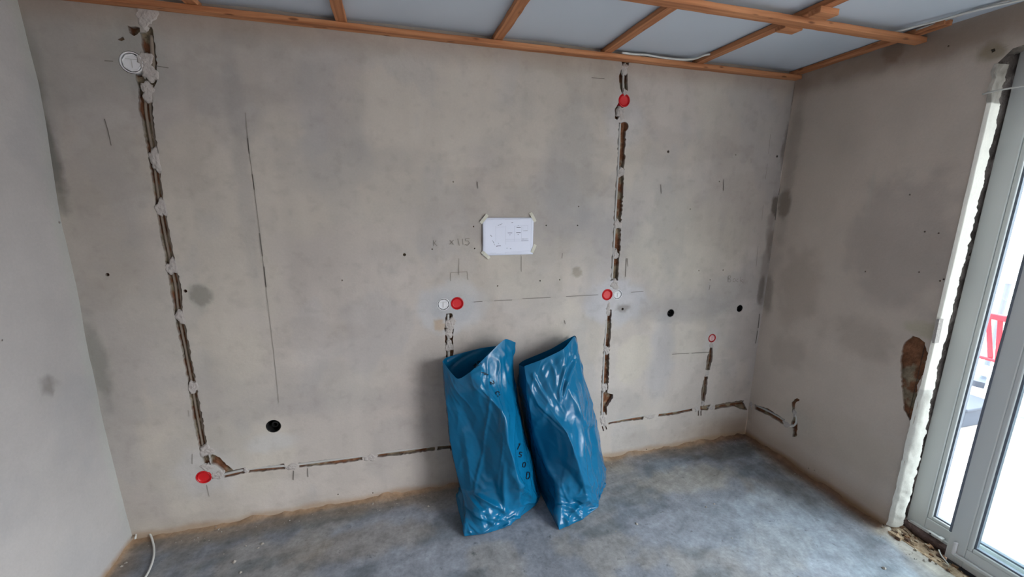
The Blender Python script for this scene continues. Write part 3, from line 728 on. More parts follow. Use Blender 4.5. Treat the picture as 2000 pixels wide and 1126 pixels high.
# ------------------------------------------------------------ cables in the chases
def cable(pts3, r, mat, label, group=None, n=6, name='cable', cat='cable'):
    o = MB().tube(spline(pts3, n), r, 10).ob(name, mat, smooth_=True); recenter(o); tag(o, label, cat, group); return o
def c3(px, py, d=.014, dx=0): q = bw(px, py); return (q[0]+dx, d, q[1])
def c3r(px, py, d=.014): q = rw(px, py); return (d, q[0], q[1])
G_ = 'cables laid in the wall chases'
lc = [(290,55),(294,90),(299,150),(286,172),(287,215),(294,260),(301,300),(307,350),(315,405),(325,460),(337,520),(345,560),(352,618),(364,680),(378,755),(387,810),(398,870),(404,895),(408,912)]
cable([c3(x, y, .016, .008) for x, y in lc[3:]], .0065, M['cable_brown'], 'dusty grey conduit down the long left chase, right strand', G_)
cable([c3(x, y, .018, -.012) for x, y in lc[3:-1]], .0055, M['cable_brown'], 'dusty grey conduit down the long left chase, left strand', G_)
cable([c3(294,68,.01),(c3(296,100,.008)),(c3(298,130,.008)),(c3(293,150,.012))], .008, M['cable_brown'], 'thick conduit beside the high white box at left', G_)
cable([c3(x, y, .008) for x, y in [(430,929),(478,918),(520,913),(570,909),(640,900),(708,891),(737,886),(800,878),(850,871),(884,868)]], .0075, M['cable_grey'], 'light grey cable in the low horizontal chase left of the bags', G_)
cable([c3(x, y, .012, -.004) for x, y in [(877,614),(877,640),(878,690),(880,760),(884,820),(886,866)]], .008, M['cable_grey'], 'light grey cable in the short chase above the left bag', G_)
cable([c3(x, y, .012, .003) for x, y in [(1222,122),(1219,140),(1218,160),(1219,180)]], .0065, M['cable_grey'], 'light grey cable above the highest red box', G_)
cable([c3(x, y, .006, -.012) for x, y in [(1215,242),(1213,290),(1211,335),(1208,385),(1205,437),(1202,497),(1199,545)]], .007, M['cable_grey'], 'light grey cable down the right chase between upper and middle boxes', G_)
cable([c3(x, y, .008, -.012) for x, y in [(1190,600),(1187,650),(1184,690),(1182,740),(1180,790),(1179,815)]], .0065, M['cable_grey'], 'light grey cable down the right chase below the middle boxes', G_)
cable([c3(x, y, .009) for x, y in [(1184,825),(1220,818),(1257,812),(1290,807),(1320,803),(1355,796)]], .0075, M['cable_grey'], 'light grey cable in the low horizontal chase right of the bags', G_)
cable([c3(x, y, .014) for x, y in [(1398,793),(1425,788),(1452,785)]], .0055, M['cable_brown'], 'dusty cable in the low chase next to the room corner', G_)
cable([c3(x, y, .016) for x, y in [(1390,672),(1386,700),(1382,722),(1378,740),(1375,765),(1373,785)]], .005, M['cable_brown'], 'dusty cable down the short chase under the small pink box', G_)
cable([c3r(x, y, .010) for x, y in [(1474,791),(1500,803),(1528,819),(1542,830)]], .0075, M['cable_grey'], 'grey cable in the slanting chase on the right wall', G_)
cable([c3r(x, y, .004) for x, y in [(1542,832),(1549,831),(1554,825),(1555,814),(1552,806)]], .0065, M['cable_white'], 'white bent cable loop at the end of the right wall chase', G_)

# loose cables
def f3(px, py, z=.006): q = fl(px, py); return (q[0], q[1], z)
cable([(-3.86, -.03, .03), f3(272,1041,.03), f3(292,1046,.02), f3(300,1064,.008), f3(301,1085,.006), f3(296,1105,.006), f3(286,1126,.006), f3(268,1150,.006), f3(240,1180,.006)], .0045, M['cable_white'],
      'white cable curling out of the left floor corner', None)
def ceil3(px, py, z): p = un(px, py, 2, z); return (p[0], p[1], p[2])
cable([ceil3(1215,103,2.530), ceil3(1240,106,2.532), ceil3(1262,107,2.535), ceil3(1290,112,2.532), ceil3(1325,116,2.529), ceil3(1355,115,2.530), ceil3(1375,108,2.534), ceil3(1395,104,2.545)], .0055, M['cable_white'],
      'white cable lying on the long batten above the right chase')
cable([ceil3(1728,68,2.532), ceil3(1765,58,2.532), ceil3(1830,41,2.534), ceil3(1900,22,2.536), ceil3(1995,0,2.536), ceil3(2060,-16,2.536)], .0045, M['cable_white'],
      'white cable along the right wall under the foil, lower strand', 'ceiling cables at right')
cable([ceil3(1790,58,2.541), ceil3(1850,38,2.543), ceil3(1910,18,2.543), ceil3(1985,-4,2.543)], .004, M['cable_grey'],
      'grey cable along the right wall under the foil, upper strand', 'ceiling cables at right')
cable([(-.006, -.955, 2.213), (-.02, -1.00, 2.214), (-.022, -1.06, 2.214), (-.018, -1.14, 2.213), (.01, -1.3, 2.205)], .0035, M['cable_white'], 'stiff white wire sticking out across the top of the door frame', None, name='wire', cat='wire')

# ------------------------------------------------------------ taped paper plan
def paper():
    p0 = np.array(bw(941.5, 425)); x0, x1, z0, z1 = -2.041, -1.744, 1.432, 1.642
    root = empty('paper_plan', ((x0+x1)/2, 0, z0)); tag(root, 'sheet of paper with a kitchen plan taped to the back wall', 'paper')
    nx, nz = 24, 16; v = []; f = []
    for i in range(nx+1):
        for j in range(nz+1):
            a, b = i/nx, j/nz
            y = -.005-.006*math.sin(math.pi*b)*(1-a)**3-.002*math.sin(a*5+b*3)**2
            v.append((x0+(x1-x0)*a, y, z0+(z1-z0)*b))
    for i in range(nx):
        for j in range(nz): f.append((i*(nz+1)+j, (i+1)*(nz+1)+j, (i+1)*(nz+1)+j+1, i*(nz+1)+j+1))
    sh = part('sheet', v, f, M['paper'], root, smooth_=True)
    m = sh.modifiers.new('thickness', 'SOLIDIFY'); m.thickness = .0004; m.offset = 0
    # drawing: coordinates on the zoomed sheet (0..1 both ways, v downward)
    def yy(a, b): b = 1-b; return -.005-.006*math.sin(math.pi*b)*(1-a)**3-.002*math.sin(a*5+b*3)**2-.0007
    def seg(mb, a0, b0, a1, b1, w):
        A = np.array([x0+(x1-x0)*a0, z1-(z1-z0)*b0]); B = np.array([x0+(x1-x0)*a1, z1-(z1-z0)*b1]); L = np.linalg.norm(B-A); n = max(1, int(L/.012)); nn = np.array([-(B-A)[1], (B-A)[0]])/L*w/2
        for k in range(n):
            q = []
            for t_, sg in ((k/n, -1), ((k+1)/n, -1), ((k+1)/n, 1), (k/n, 1)):
                c = A+(B-A)*t_+nn*sg; q.append((c[0], yy(a0+(a1-a0)*t_, b0+(b1-b0)*t_), c[1]))
            mb.add(q, [(0, 1, 2, 3)])
    Z = lambda X, Y: ((X-235)/1135, (Y-150)/850)     # zoom pixels -> sheet
    hl = MB(); ik = MB()
    for a in [((740,330),(740,760)), ((740,680),(1265,680)), ((740,640),(1095,640)), ((935,340),(935,690)), ((1100,340),(1100,690)), ((935,340),(1240,330)), ((1130,350),(1130,440)), ((1240,330),(1240,450)),
              ((520,330),(520,690)), ((520,360),(720,355)), ((720,190),(1070,182)), ((320,205),(470,198)), ((740,935),(1290,912)), ((400,945),(540,940)), ((740,940),(740,985)), ((1100,640),(1265,640)),
              ((300,190),(1320,165)), ((290,190),(285,960)), ((285,960),(1320,940)), ((1320,165),(1320,940))]:
        seg(hl, *Z(*a[0]), *Z(*a[1]), .0010)
    for a in [((985,373),(1078,373),.0035), ((785,493),(888,493),.0032), ((978,488),(1080,488),.0036), ((820,540),(850,540),.0025), ((1010,534),(1038,534),.0025), ((1105,640),(1255,640),.0022), ((1100,678),(1262,678),.0028),
              ((540,785),(635,780),.003), ((540,785),(550,808),.003), ((565,328),(600,308),.0022), ((610,305),(645,300),.0022), ((650,285),(665,268),.0018), ((870,262),(905,262),.0022), ((395,530),(410,552),.002), ((412,545),(435,572),.0026),
              ((447,655),(455,675),.0018), ((460,680),(480,720),.0024), ((485,735),(498,765),.0018), ((760,842),(790,842),.0022), ((840,858),(870,858),.0024), ((1135,450),(1235,445),.0018), ((575,715),(590,740),.0012), ((1010,325),(1040,325),.0015)]:
        ik = MB(); seg(ik, *Z(*a[0]), *Z(*a[1]), a[2]); ik.ob('plan_lettering', M['ink'], root)
    hl.ob('plan_drawing', M['ink_faint'], root)
    for (cx, cz, an) in [(.03, .03, 50), (.985, -.01, -60), (.06, .985, -42), (1.005, .86, 65)]:
        c = (x0+(x1-x0)*cx, z1-(z1-z0)*cz); a = math.radians(an); w, h = .030, .009; v = []
        yb = -.0105 if cx < .5 else -.0085
        for k in range(5):
            t_ = -1+k*.5
            for s_ in (-1, 1):
                X = t_*w*math.cos(a)-s_*h*math.sin(a); Z_ = t_*w*math.sin(a)+s_*h*math.cos(a)
                v.append((c[0]+X, yb if abs(t_) < .9 else yb+.004, c[1]+Z_))
        part('tape_strip', v, [(2*k, 2*k+2, 2*k+3, 2*k+1) for k in range(4)], M['tape'], root)
paper()

# ------------------------------------------------------------ glass door
def frame_rect(mb, x0, x1, y0, y1, z0, z1, w):
    """rectangular frame in the y-z plane; y0>y1; bar width w (side, bottom, top)"""
    mb.box(x0, x1, y0-w, y0, z0, z1); mb.box(x0, x1, y1, y1+w, z0, z1)
    mb.box(x0, x1, y1+w, y0-w, z0, z0+w); mb.box(x0, x1, y1+w, y0-w, z1-w, z1)
FX = .148          # room-side face of the fixed frame
door = empty('door_1', (FX, -2.28, .03)); tag(door, 'white plastic sliding terrace door with fixed pane and sliding leaf', None, kind='structure')
m = MB(); frame_rect(m, FX, FX+.07, -.966, -4.485, .032, 2.41, .078); m.box(FX+.004, FX+.07, -2.0, -1.92, .11, 2.33)
bevel(m.ob('outer_frame', M['pvc'], door), .004, 2)
def beads(y0, y1, z0, z1, xf, par, nm):
    m = MB(); frame_rect(m, xf+.004, xf+.026, y0, y1, z0, z1, .020); b = m.ob(nm, M['pvc'], par)
    bevel(b, .005, 2)
    m = MB(); frame_rect(m, xf+.012, xf+.030, y0-.0195, y1+.0195, z0+.0195, z1-.0195, .009); m.ob('gasket', M['gasket'], par)
    m = MB().box(xf+.026, xf+.030, y1+.02, y0-.02, z0+.02, z1-.02); m.ob('pane', M['glass'], par)
beads(-1.044, -1.92, .110, 2.332, FX, door, 'glazing_bead'); 
m = MB().box(FX-.012, FX, -4.45, -.985, .034, .050).ob('track_rail', M['pvc'], door); bevel(m, .003)
MB().box(.106, .30, -4.49, -1.176, -.04, .0025).ob('light_stop_sill', M['gasket'], door)  # sill strip added beneath the leaf to stop light leaking through
# small striker on the sill
q = MB().box(FX-.020, FX, -1.115, -1.068, .040, .056); q.box(FX-.026, FX, -1.135, -1.115, .044, .060); bevel(q.ob('striker', M['pvc'], door), .004)
v, f = lathe(0, 0, [(.0005, 0), (.004, 0)], 12); v = [(FX-.0205, -1.083+a[0], .048+a[2]) for a in v]; part('screw_hole', v, f, M['black'], door)
# sliding leaf
LXF = .085
leaf = empty('sliding_leaf', (LXF, -2.0, .0)); tag(leaf, 'white sliding door leaf standing in front of the fixed pane', 'door leaf')
y0, y1, z0, z1 = -1.172, -2.35, .004, 2.36
m = MB(); sw = .068
m.box(LXF, LXF+.058, y0-sw, y0, z0, z1); m.box(LXF, LXF+.058, y1, y1+sw, z0, z1); m.box(LXF, LXF+.058, y1+sw, y0-sw, z0, z0+.105); m.box(LXF, LXF+.058, y1+sw, y0-sw, z1-.08, z1)
bevel(m.ob('leaf_frame', M['pvc'], leaf), .004, 2)
beads(y0-sw+.001, y1+sw-.001, z0+.104, z1-.079, LXF-.002, leaf, 'glazing_bead')
m = MB().box(LXF-.016, LXF, y1+.02, y0-.030, .045, .062); bevel(m.ob('runner_cover', M['pvc'], leaf), .003)
m = MB().box(LXF-.018, LXF, y0-.040, y0-.026, .048, .118); bevel(m.ob('cover_cap', M['box_white'], leaf), .005)
m = MB().box(LXF-.004, LXF+.03, y0-.004, y0+.004, .15, 2.3).ob('edge_seal', M['gasket'], leaf)

# reveal: white plaster return, rough masonry gap
def reveal():
    zs = np.linspace(.03, 2.33, 330); v = []; f = []; cols = []
    rs = np.random.RandomState(8); nseg = 14
    e = .092+.012*(fbm(zs*5, zs*0, 70, 3)-.5)*2+.016*(fbm(zs*38, zs*0+3, 71, 3)-.5)*2+.003*rs.uniform(-1, 1, len(zs)); e += .026*(1-smooth(.55, .95, zs))*1.0
    lump = 1-smooth(.80, .86, zs); top = smooth(2.16, 2.19, zs)
    for i, z in enumerate(zs):
        for k in range(nseg+1):
            u = k/nseg; x = -.004+e[i]*u
            bul = .016*lump[i]*math.sin(math.pi*min(1, u*1.05))*(0.6+.8*fbm(z*8, u*2, 72, 3))
            rough = .010*(fbm(z*30, u*4, 73, 3)-.5)*(lump[i]*.8+top[i]*2+.10)
            y = DY-.004-bul+rough+.012*max(0, u-.85)/.15-.006*(1-lump[i])*(1-top[i])
            if k == nseg: y += .028
            if k == 0: y += .012; x += .0
            v.append((x, y, z))
            cc = np.array(srgb(226, 222, 212))*(.93+.1*fbm(z*6, u*3, 74, 3))
            if lump[i] > .5: cc = np.array(srgb(206, 204, 196))*(.86+.22*fbm(z*12, u*3, 75, 4))
            if top[i] > .5: cc = np.array(srgb(150, 144, 136))*(.7+.6*fbm(z*25, u*5, 76, 3))
            cols.append(cc)
    n = nseg+1
    for i in range(len(zs)-1):
        for k in range(nseg): f.append((i*n+k, (i+1)*n+k, (i+1)*n+k+1, i*n+k+1))
    o = mesh_obj('trim_2', v, f, M['white_plaster'], colors=np.array(cols), smooth_=True); tag(o, 'white plaster strip on the door reveal', kind='structure')
    # raw masonry side of the opening, behind the plaster
    xs = np.linspace(.010, .30, 30); zz = np.linspace(-.03, 2.42, 200); X, Z = np.meshgrid(xs, zz, indexing='ij'); s, t = X.ravel(), Z.ravel()
    y = -.945-.028*fbm(s*22, t*22, 80, 4)*smooth(.02, .06, s); nz = len(zz)
    f = [(i*nz+j, (i+1)*nz+j, (i+1)*nz+j+1, i*nz+j+1) for i in range(len(xs)-1) for j in range(nz-1)]
    c = np.array(srgb(104, 96, 92))[None]*(.45+1.1*fbm(s*30, t*30, 81, 4))[:, None]
    o = mesh_obj('trim_3', np.stack([s, y, t], 1), f, M['rubble'], colors=c, smooth_=False); tag(o, 'raw masonry gap between plaster and door frame', kind='structure')
    # lintel soffit and outer parts of the opening
    ys = np.linspace(-.93, -4.52, 150); xs = np.linspace(-.0, .30, 26); X, Y = np.meshgrid(xs, ys, indexing='ij'); s, t = X.ravel(), Y.ravel()
    z = 2.385+.022*(fbm(s*18, t*18, 83, 4)-.5)*2; ny = len(ys)
    f = [(i*ny+j, i*ny+j+1, (i+1)*ny+j+1, (i+1)*ny+j) for i in range(len(xs)-1) for j in range(ny-1)]
    c = np.array(srgb(120, 112, 104))[None]*(.5+1.0*fbm(s*25, t*25, 84, 4))[:, None]
    o = mesh_obj('trim_4', np.stack([s, t, z], 1), f, M['rubble'], colors=c); tag(o, 'rough lintel underside above the door', kind='structure')
    m = MB().box(0.012, .30, -4.65, DY1, -.03, 2.6); m.box(.30, .32, -5.0, DY1, -.1, 2.7); m.box(.30, .32, -.94, .3, -.1, 2.7); m.box(.10, .32, -4.6, -.9, 2.42, 2.7)
    o = m.ob('trim_5', M['pale']); tag(o, 'outer masonry around the door opening', kind='structure')
reveal()
# plaster chip standing off the reveal edge
o = MB(); a = un(1836, 622, 1, -.985); b = un(1826, 668, 1, -.985)
o.bar((a[0]-.004, -.988, a[2]), (b[0]-.006, -.990, b[2]), .010, .030, up=(1, 0, 0)); part('plaster_flake', o.v, o.f, M['dab'], wall_right)

# rubble trench and foam under the frame
def trench():
    ys = np.linspace(-.93, -2.6, 240); xs = np.linspace(-.012, .150, 26); X, Y = np.meshgrid(xs, ys, indexing='ij'); s, t = X.ravel(), Y.ravel()
    prof = np.interp(s, [-.012, .0, .02, .06, .11, .15], [-.012, .004, .006, -.004, -.010, -.012])-.022*smooth(.055, .085, s)*(t < -1.15)
    r = fbm(s*26, t*26, 90, 4)-.5
    z = prof+.030*r*smooth(-.012, .02, s) + .03*(1-smooth(.0, .06, -(t+.95)))*smooth(-.02, .03, s)
    c = np.array(srgb(176, 154, 128))[None]*(.55+.9*fbm(s*32, t*32, 91, 4))[:, None]
    c = blend(c, smooth(.06, .12, s)*.7, srgb(112, 86, 66)); ny = len(ys)
    f = [(i*ny+j, i*ny+j+1, (i+1)*ny+j+1, (i+1)*ny+j) for i in range(len(xs)-1) for j in range(ny-1)]
    f = [tuple(reversed(q)) for q in f]
    V = [tuple(p) for p in np.stack([s, t, z], 1)]; c = list(c); rr = random.Random(77)
    for k in range(420):
        big = k < 60
        y = (-rr.uniform(.945, 1.02) if k % 3 == 0 else -rr.uniform(.95, 1.9)); x = rr.uniform(-.018, .10); r = rr.uniform(.006, .014) if big else rr.uniform(.002, .006)
        x = min(x, .055) if y < -1.14 else x; zz = .004 if x < .05 else -.002; n0 = len(V); br = rr.uniform(.6, 1.5); base = srgb(*rr.choice([(176,154,128), (150,116,88), (196,182,160), (112,90,76)]))
        for q in range(8):
            sx, sy, sz = (-1 if q & 1 else 1), (-1 if q & 2 else 1), (-1 if q & 4 else 1)
            V.append((x+sx*r*rr.uniform(.4, 1), y+sy*r*rr.uniform(.4, 1.2), zz+r*.5+sz*r*rr.uniform(.4, .9))); c.append(np.clip(np.array(base)*br, 0, .9))
        for q in ((0,1,3,2),(4,6,7,5),(0,2,6,4),(1,5,7,3),(0,4,5,1),(2,3,7,6)): f.append(tuple(n0+i for i in q))
    c = np.array(c)
    o = mesh_obj('rubble_strip', V, f, M['rubble'], colors=c); tag(o, 'crumbled brown masonry strip along the foot of the door', 'rubble', kind='stuff')
    pts = [(.135, y, .006) for y in np.linspace(-.972, -1.165, 12)]
    m = MB(); rs = np.random.RandomState(4); rings = []
    for i, p in enumerate(np.linspace(-.970, -1.166, 20)):
        for k in range(12):
            a = 2*math.pi*k/12; rr = 1+.14*rs.uniform(-1, 1)
            m.v.append((.138+.020*math.cos(a)*rr, p, .008+.027*math.sin(a)*rr))
    for i in range(19):
        for k in range(12): m.f.append((i*12+k, i*12+(k+1) % 12, (i+1)*12+(k+1) % 12, (i+1)*12+k))
    o = m.ob('sealing_foam', M['foam'], smooth_=True); recenter(o); tag(o, 'dark weathered foam bead under the fixed door frame', 'foam seal')
trench()
cable([(.07, -1.155, .03), (.055, -1.175, .02), (.045, -1.20, .012), (.03, -1.225, .010)], .003, M['cable_white'], 'short pale straw of debris below the sliding leaf', None, name='debris_straw', cat='debris')

# ------------------------------------------------------------ crumbs on the floor
def crumbs():
    rs = random.Random(21); m = MB()
    spots = [(505,1070),(513,1062),(458,1097),(422,1029),(427,1034),(1243,1023),(1266,901),(1727,1110),(1805,1095),(990,948),(836,989),(728,983),(246,1099),(237,1106),(240,1088),(470,1118),(480,1066),(1379,990),(1395,984),(1303,878)]
    def crumb(x, y, r):
        if -2.32 < x < -1.22 and y > -.56: return
        z = r*.5; n0 = len(m.v); V = []
        for k in range(6):
            a = k*math.pi/3+rs.uniform(-.3, .3); V.append((x+r*math.cos(a)*rs.uniform(.6, 1.2), y+r*math.sin(a)*rs.uniform(.5, 1.1), .001+rs.uniform(0, r*.3)))
        V.append((x, y, z+r*rs.uniform(.1, .5)+.002)); m.add(V, [(k, (k+1) % 6, 6) for k in range(6)])
    for p in spots: q = fl(*p); crumb(q[0], q[1], rs.uniform(.006, .012))
    for i in range(260):
        if rs.random() < .6: x = rs.uniform(-3.8, -.05); y = -abs(rs.gauss(0, .05))-.03
        elif rs.random() < .5: x = -abs(rs.gauss(0, .04))-.03; y = rs.uniform(-1.2, -.05)
        else: x = rs.uniform(-3.7, -.1); y = rs.uniform(-1.1, -.05)
        crumb(x, y, rs.uniform(.0012, .0042))
    o = m.ob('plaster_crumbs', plain('crumb', srgb(158, 152, 144), .9, .1, var=.3, bscale=200)); tag(o, 'pale plaster crumbs scattered over the screed floor', 'crumbs', kind='stuff')
crumbs()

# ------------------------------------------------------------ blue bags
def crv(P, n, crease, periodic):
    """interpolate rows of control points P (k,3); creased points stay sharp"""
    k = len(P); out = []
    segs = k if periodic else k-1
    for i in range(segs):
        p0 = P[(i-1) % k] if periodic or i > 0 else 2*P[0]-P[1]
        p1 = P[i]; p2 = P[(i+1) % k]
        p3 = P[(i+2) % k] if periodic or i < k-2 else 2*P[-1]-P[-2]
        m1 = (p2-p0)/2; m2 = (p3-p1)/2
        if i in crease: m1 = (p2-p1)
        if (i+1) % k in crease: m2 = (p2-p1)
        for j in range(n[i] if hasattr(n, '__len__') else n):
            nn = n[i] if hasattr(n, '__len__') else n; t = j/nn
            h = (2*t**3-3*t**2+1)*p1+(t**3-2*t**2+t)*m1+(-2*t**3+3*t**2)*p2+(t**3-t**2)*m2
            lin = p1*(1-t)+p2*t; out.append(.6*h+.4*lin)
    if not periodic: out.append(P[-1])
    return np.array(out)

def relax_film(X0, rest_u, rest_v, iters, pull, seed, floor_z=.002, wall_y=-.006):
    """position based relaxation: film with slack settles into folds around its mean shape"""
    nv, nu, _ = X0.shape; rs = np.random.RandomState(seed); X = X0.copy()
    U, V_ = np.meshgrid(np.arange(nu), np.arange(nv))
    dv = X0-np.roll(X0, 1, 1)
    X += rs.normal(0, .0012, X.shape)
    def L(A, B): return np.linalg.norm(A-B, axis=-1)
    Lu = L(X0, np.roll(X0, -1, 1))*rest_u; Lv = L(X0[:-1], X0[1:])*rest_v
    Ld1 = L(X0[:-1], np.roll(X0, -1, 1)[1:])*np.sqrt((rest_u[:-1]**2+rest_v**2)/2); Ld2 = L(np.roll(X0, -1, 1)[:-1], X0[1:])*np.sqrt((rest_u[:-1]**2+rest_v**2)/2)
    Lu2 = L(X0, np.roll(X0, -2, 1))*1.0; Lv2 = L(X0[:-2], X0[2:])*1.0
    for it in range(iters):
        D = np.zeros_like(X); 
        def con(A, B, rest, k):
            d = B-A; l = np.linalg.norm(d, axis=-1); return (k*.5*(l-rest)/np.maximum(l, 1e-9))[..., None]*d
        c = con(X, np.roll(X, -1, 1), Lu, .55); D += c; D -= np.roll(c, 1, 1)
        c = con(X[:-1], X[1:], Lv, .55); D[:-1] += c; D[1:] -= c
        R1 = np.roll(X, -1, 1)
        c = con(X[:-1], R1[1:], Ld1, .4); D[:-1] += c; t = np.zeros_like(X); t[1:] = c; D -= np.roll(t, 1, 1)
        c = con(R1[:-1], X[1:], Ld2, .4); t = np.zeros_like(X); t[:-1] = c; D += np.roll(t, 1, 1); D[1:] -= c
        c = con(X, np.roll(X, -2, 1), Lu2, .22); D += c; D -= np.roll(c, 2, 1)
        c = con(X[:-2], X[2:], Lv2, .22); D[:-2] += c; D[2:] -= c
        X = X+D*.5
        X += (X0-X)*pull
        X[..., 2] = np.maximum(X[..., 2], floor_z); X[..., 1] = np.minimum(X[..., 1], wall_y)
    return X

def bag_from_net(name, rows, back_y, creases, nu, nv, slack, pull, seed, label, side_in=(.02, .02), iters=220, folds=()):
    """rows: per level list of (px,py,y) or (px,py,'f') for points on the floor, from rim to bottom"""
    net = []
    for ri, row in enumerate(rows):
        R = []
        for p in row:
            R.append(un(p[0], p[1], 2, .004) if p[2] == 'f' else un(p[0], p[1], 1, p[2]))
        a, b = R[0], R[-1]; yb = back_y[ri]; n_b = 3
        if len(yb) == 3 and yb[0] == 'p':        # explicit back points
            for q in yb[1]: R.append(un(q[0], q[1], 1, q[2]))
        else:
            zb = (a[2]+b[2])/2
            R.append(np.array([b[0]-side_in[1], yb[0], b[2]*.5+zb*.5])); R.append(np.array([(a[0]+b[0])/2, yb[1], zb])); R.append(np.array([a[0]+side_in[0], yb[0], a[2]*.5+zb*.5]))
        net.append(np.array(R))
    net = np.array(net)                    # (rows, cols, 3)
    k = net.shape[1]
    fine = np.array([crv(net[i], nu, creases, True) for i in range(len(net))])     # around
    full = np.array([crv(fine[:, j], nv, set(), False) for j in range(fine.shape[1])]).transpose(1, 0, 2)   # down
    NV, NU, _ = full.shape
    # traced long folds: ridge polyline in pixels -> push the film along its normal
    T = np.zeros_like(full)
    du = np.roll(full, -1, 1)-np.roll(full, 1, 1); dvv = np.gradient(full, axis=0); nrm = np.cross(du, dvv); nrm /= np.maximum(np.linalg.norm(nrm, axis=-1, keepdims=True), 1e-9)
    cen = full.mean(axis=1, keepdims=True); sgn = np.sign(((full-cen)*nrm).sum(-1).mean()); nrm *= sgn
    rel = full-CAM; zc = rel@AX_F; PX = 1000+F_PX*(rel@AX_R)/zc; PY = 563-F_PX*(rel@AX_U)/zc
    facing = ((CAM-full)*nrm).sum(-1) > 0
    for pts, w, h in folds:
        P = np.array(pts, float); best = np.full(PX.shape, 1e9); sg = np.zeros(PX.shape); tt = np.zeros(PX.shape)
        tot = len(P)-1
        for i in range(tot):
            a, b = P[i], P[i+1]; ab = b-a; t = np.clip(((PX-a[0])*ab[0]+(PY-a[1])*ab[1])/(ab@ab), 0, 1)
            d = np.hypot(PX-a[0]-t*ab[0], PY-a[1]-t*ab[1]); s_ = (PX-a[0])*ab[1]-(PY-a[1])*ab[0]
            u = d < best; best = np.where(u, d, best); sg = np.where(u, np.sign(s_), sg); tt = np.where(u, (i+t)/tot, tt)
        taper = np.sin(np.pi*np.clip(tt*.86+.07, 0, 1))**.5
        ridge = np.maximum(0, 1-best/(w*1.25))**1.25
        T += (nrm*(h*ridge*taper*facing)[..., None])
    su_ = np.cumsum(np.linalg.norm(np.diff(full, axis=1, prepend=full[:, :1]), axis=-1), 1); tv_ = np.cumsum(np.linalg.norm(np.diff(full, axis=0, prepend=full[:1]), axis=-1), 0)
    vq = np.linspace(0, 1, NV)[:, None]
    def ridged(a, sx, sy, sd):
        ca, sa = math.cos(a), math.sin(a); p = (su_*ca+tv_*sa)*sx; q = (-su_*sa+tv_*ca)*sy
        wp = vnoise(p*1.3, q*1.3, sd+50)*.8
        return 1-np.abs(2*vnoise(p+wp, q-wp, sd)-1)
    low = smooth(.55, .9, vq); up = 1-smooth(.0, .35, vq)
    R = ridged(.35, 16, 4.5, seed*10)**2*.009 + ridged(-.45, 22, 7, seed*10+1)**2*.006*(.4+up) + ridged(1.1, 11, 6, seed*10+2)**1.5*.020*low + ridged(-.9, 17, 9, seed*10+3)**1.5*.009*(low+.2)
    mask = .35+1.1*fbm(su_*6, tv_*5, seed*10+5, 3); seam = smooth(0, .05, vq)*(1-smooth(.97, 1.0, vq))
    full = full+T+nrm*((R-.008)*mask*seam)[..., None]
    vv = np.linspace(0, 1, NV)[:, None]*np.ones((1, NU))
    su, sv = slack(vv)
    X = relax_film(full, su, sv[:-1], iters, pull, seed)
    xs = -1.735-.17*np.minimum(X[..., 2], .68)            # the two bags only touch along this line
    X[..., 0] = np.minimum(X[..., 0], xs-.003) if seed == 3 else np.maximum(X[..., 0], xs+.003)
    # bottom: gathered ring closed underneath
    ring = X[-1].copy(); c = ring.mean(0); c[2] = .003; extra = []
    for s_ in (.66, .33): r2 = c+(ring-c)*s_; r2[:, 2] = .0025; extra.append(r2)
    V = np.vstack([X.reshape(-1, 3)]+extra+[c[None]])
    f = []
    tot = NV+2
    for i in range(tot-1):
        for j in range(NU):
            f.append((i*NU+j, (i+1)*NU+j, (i+1)*NU+(j+1) % NU, i*NU+(j+1) % NU))
    last = (tot-1)*NU
    for j in range(NU): f.append((last+j, tot*NU, last+(j+1) % NU))
    o = mesh_obj(name, V, f, M['bag'], smooth_=True); recenter(o); tag(o, label, 'refuse bag', 'blue refuse bags')
    s = o.modifiers.new('film', 'SOLIDIFY'); s.thickness = .0009; s.offset = 0
    s = o.modifiers.new('sub', 'SUBSURF'); s.levels = 0; s.render_levels = 1
    return o, X, nrm

rowsA = [
 [(864,705,-.15), (893,739,-.23), (918,727,-.25), (957,688,-.20), (986,662,-.15), (1007,668,-.09)],
 [(868,752,-.18), (897,768,-.25), (938,757,-.31), (967,745,-.25), (990,728,-.20), (1004,716,-.12)],
 [(873,808,-.20), (918,814,-.27), (983,808,-.39), (1000,802,-.32), (1009,795,-.23), (1014,790,-.14)],
 [(879,862,-.21), (925,868,-.28), (992,862,-.42), (1012,858,-.34), (1025,855,-.24), (1028,850,-.15)],
 [(889,912,-.22), (932,920,-.30), (1006,908,-.43), (1026,905,-.34), (1038,905,-.25), (1041,900,-.16)],
 [(900,952,-.24), (930,962,-.32), (1015,950,-.43), (1034,946,-.34), (1044,950,-.25), (1052,940,-.17)],
 [(912,990,-.33), (938,1002,-.41), (1012,990,-.37), (1034,975,-.33), (1044,972,-.27), (1056,955,-.18)],
 [(906,1048,'f'), (945,1043,'f'), (985,1031,'f'), (1020,1006,'f'), (1044,988,'f'), (1056,968,'f')]]
backA = [('p', [(1003,672,-.03), (940,679,-.02), (874,697,-.03)], 0)] + [((-.03-.012*i), -.03-.01*i) for i in range(1, 8)]
for i in range(1, 8): backA[i] = (backA[i][0], backA[i][1])
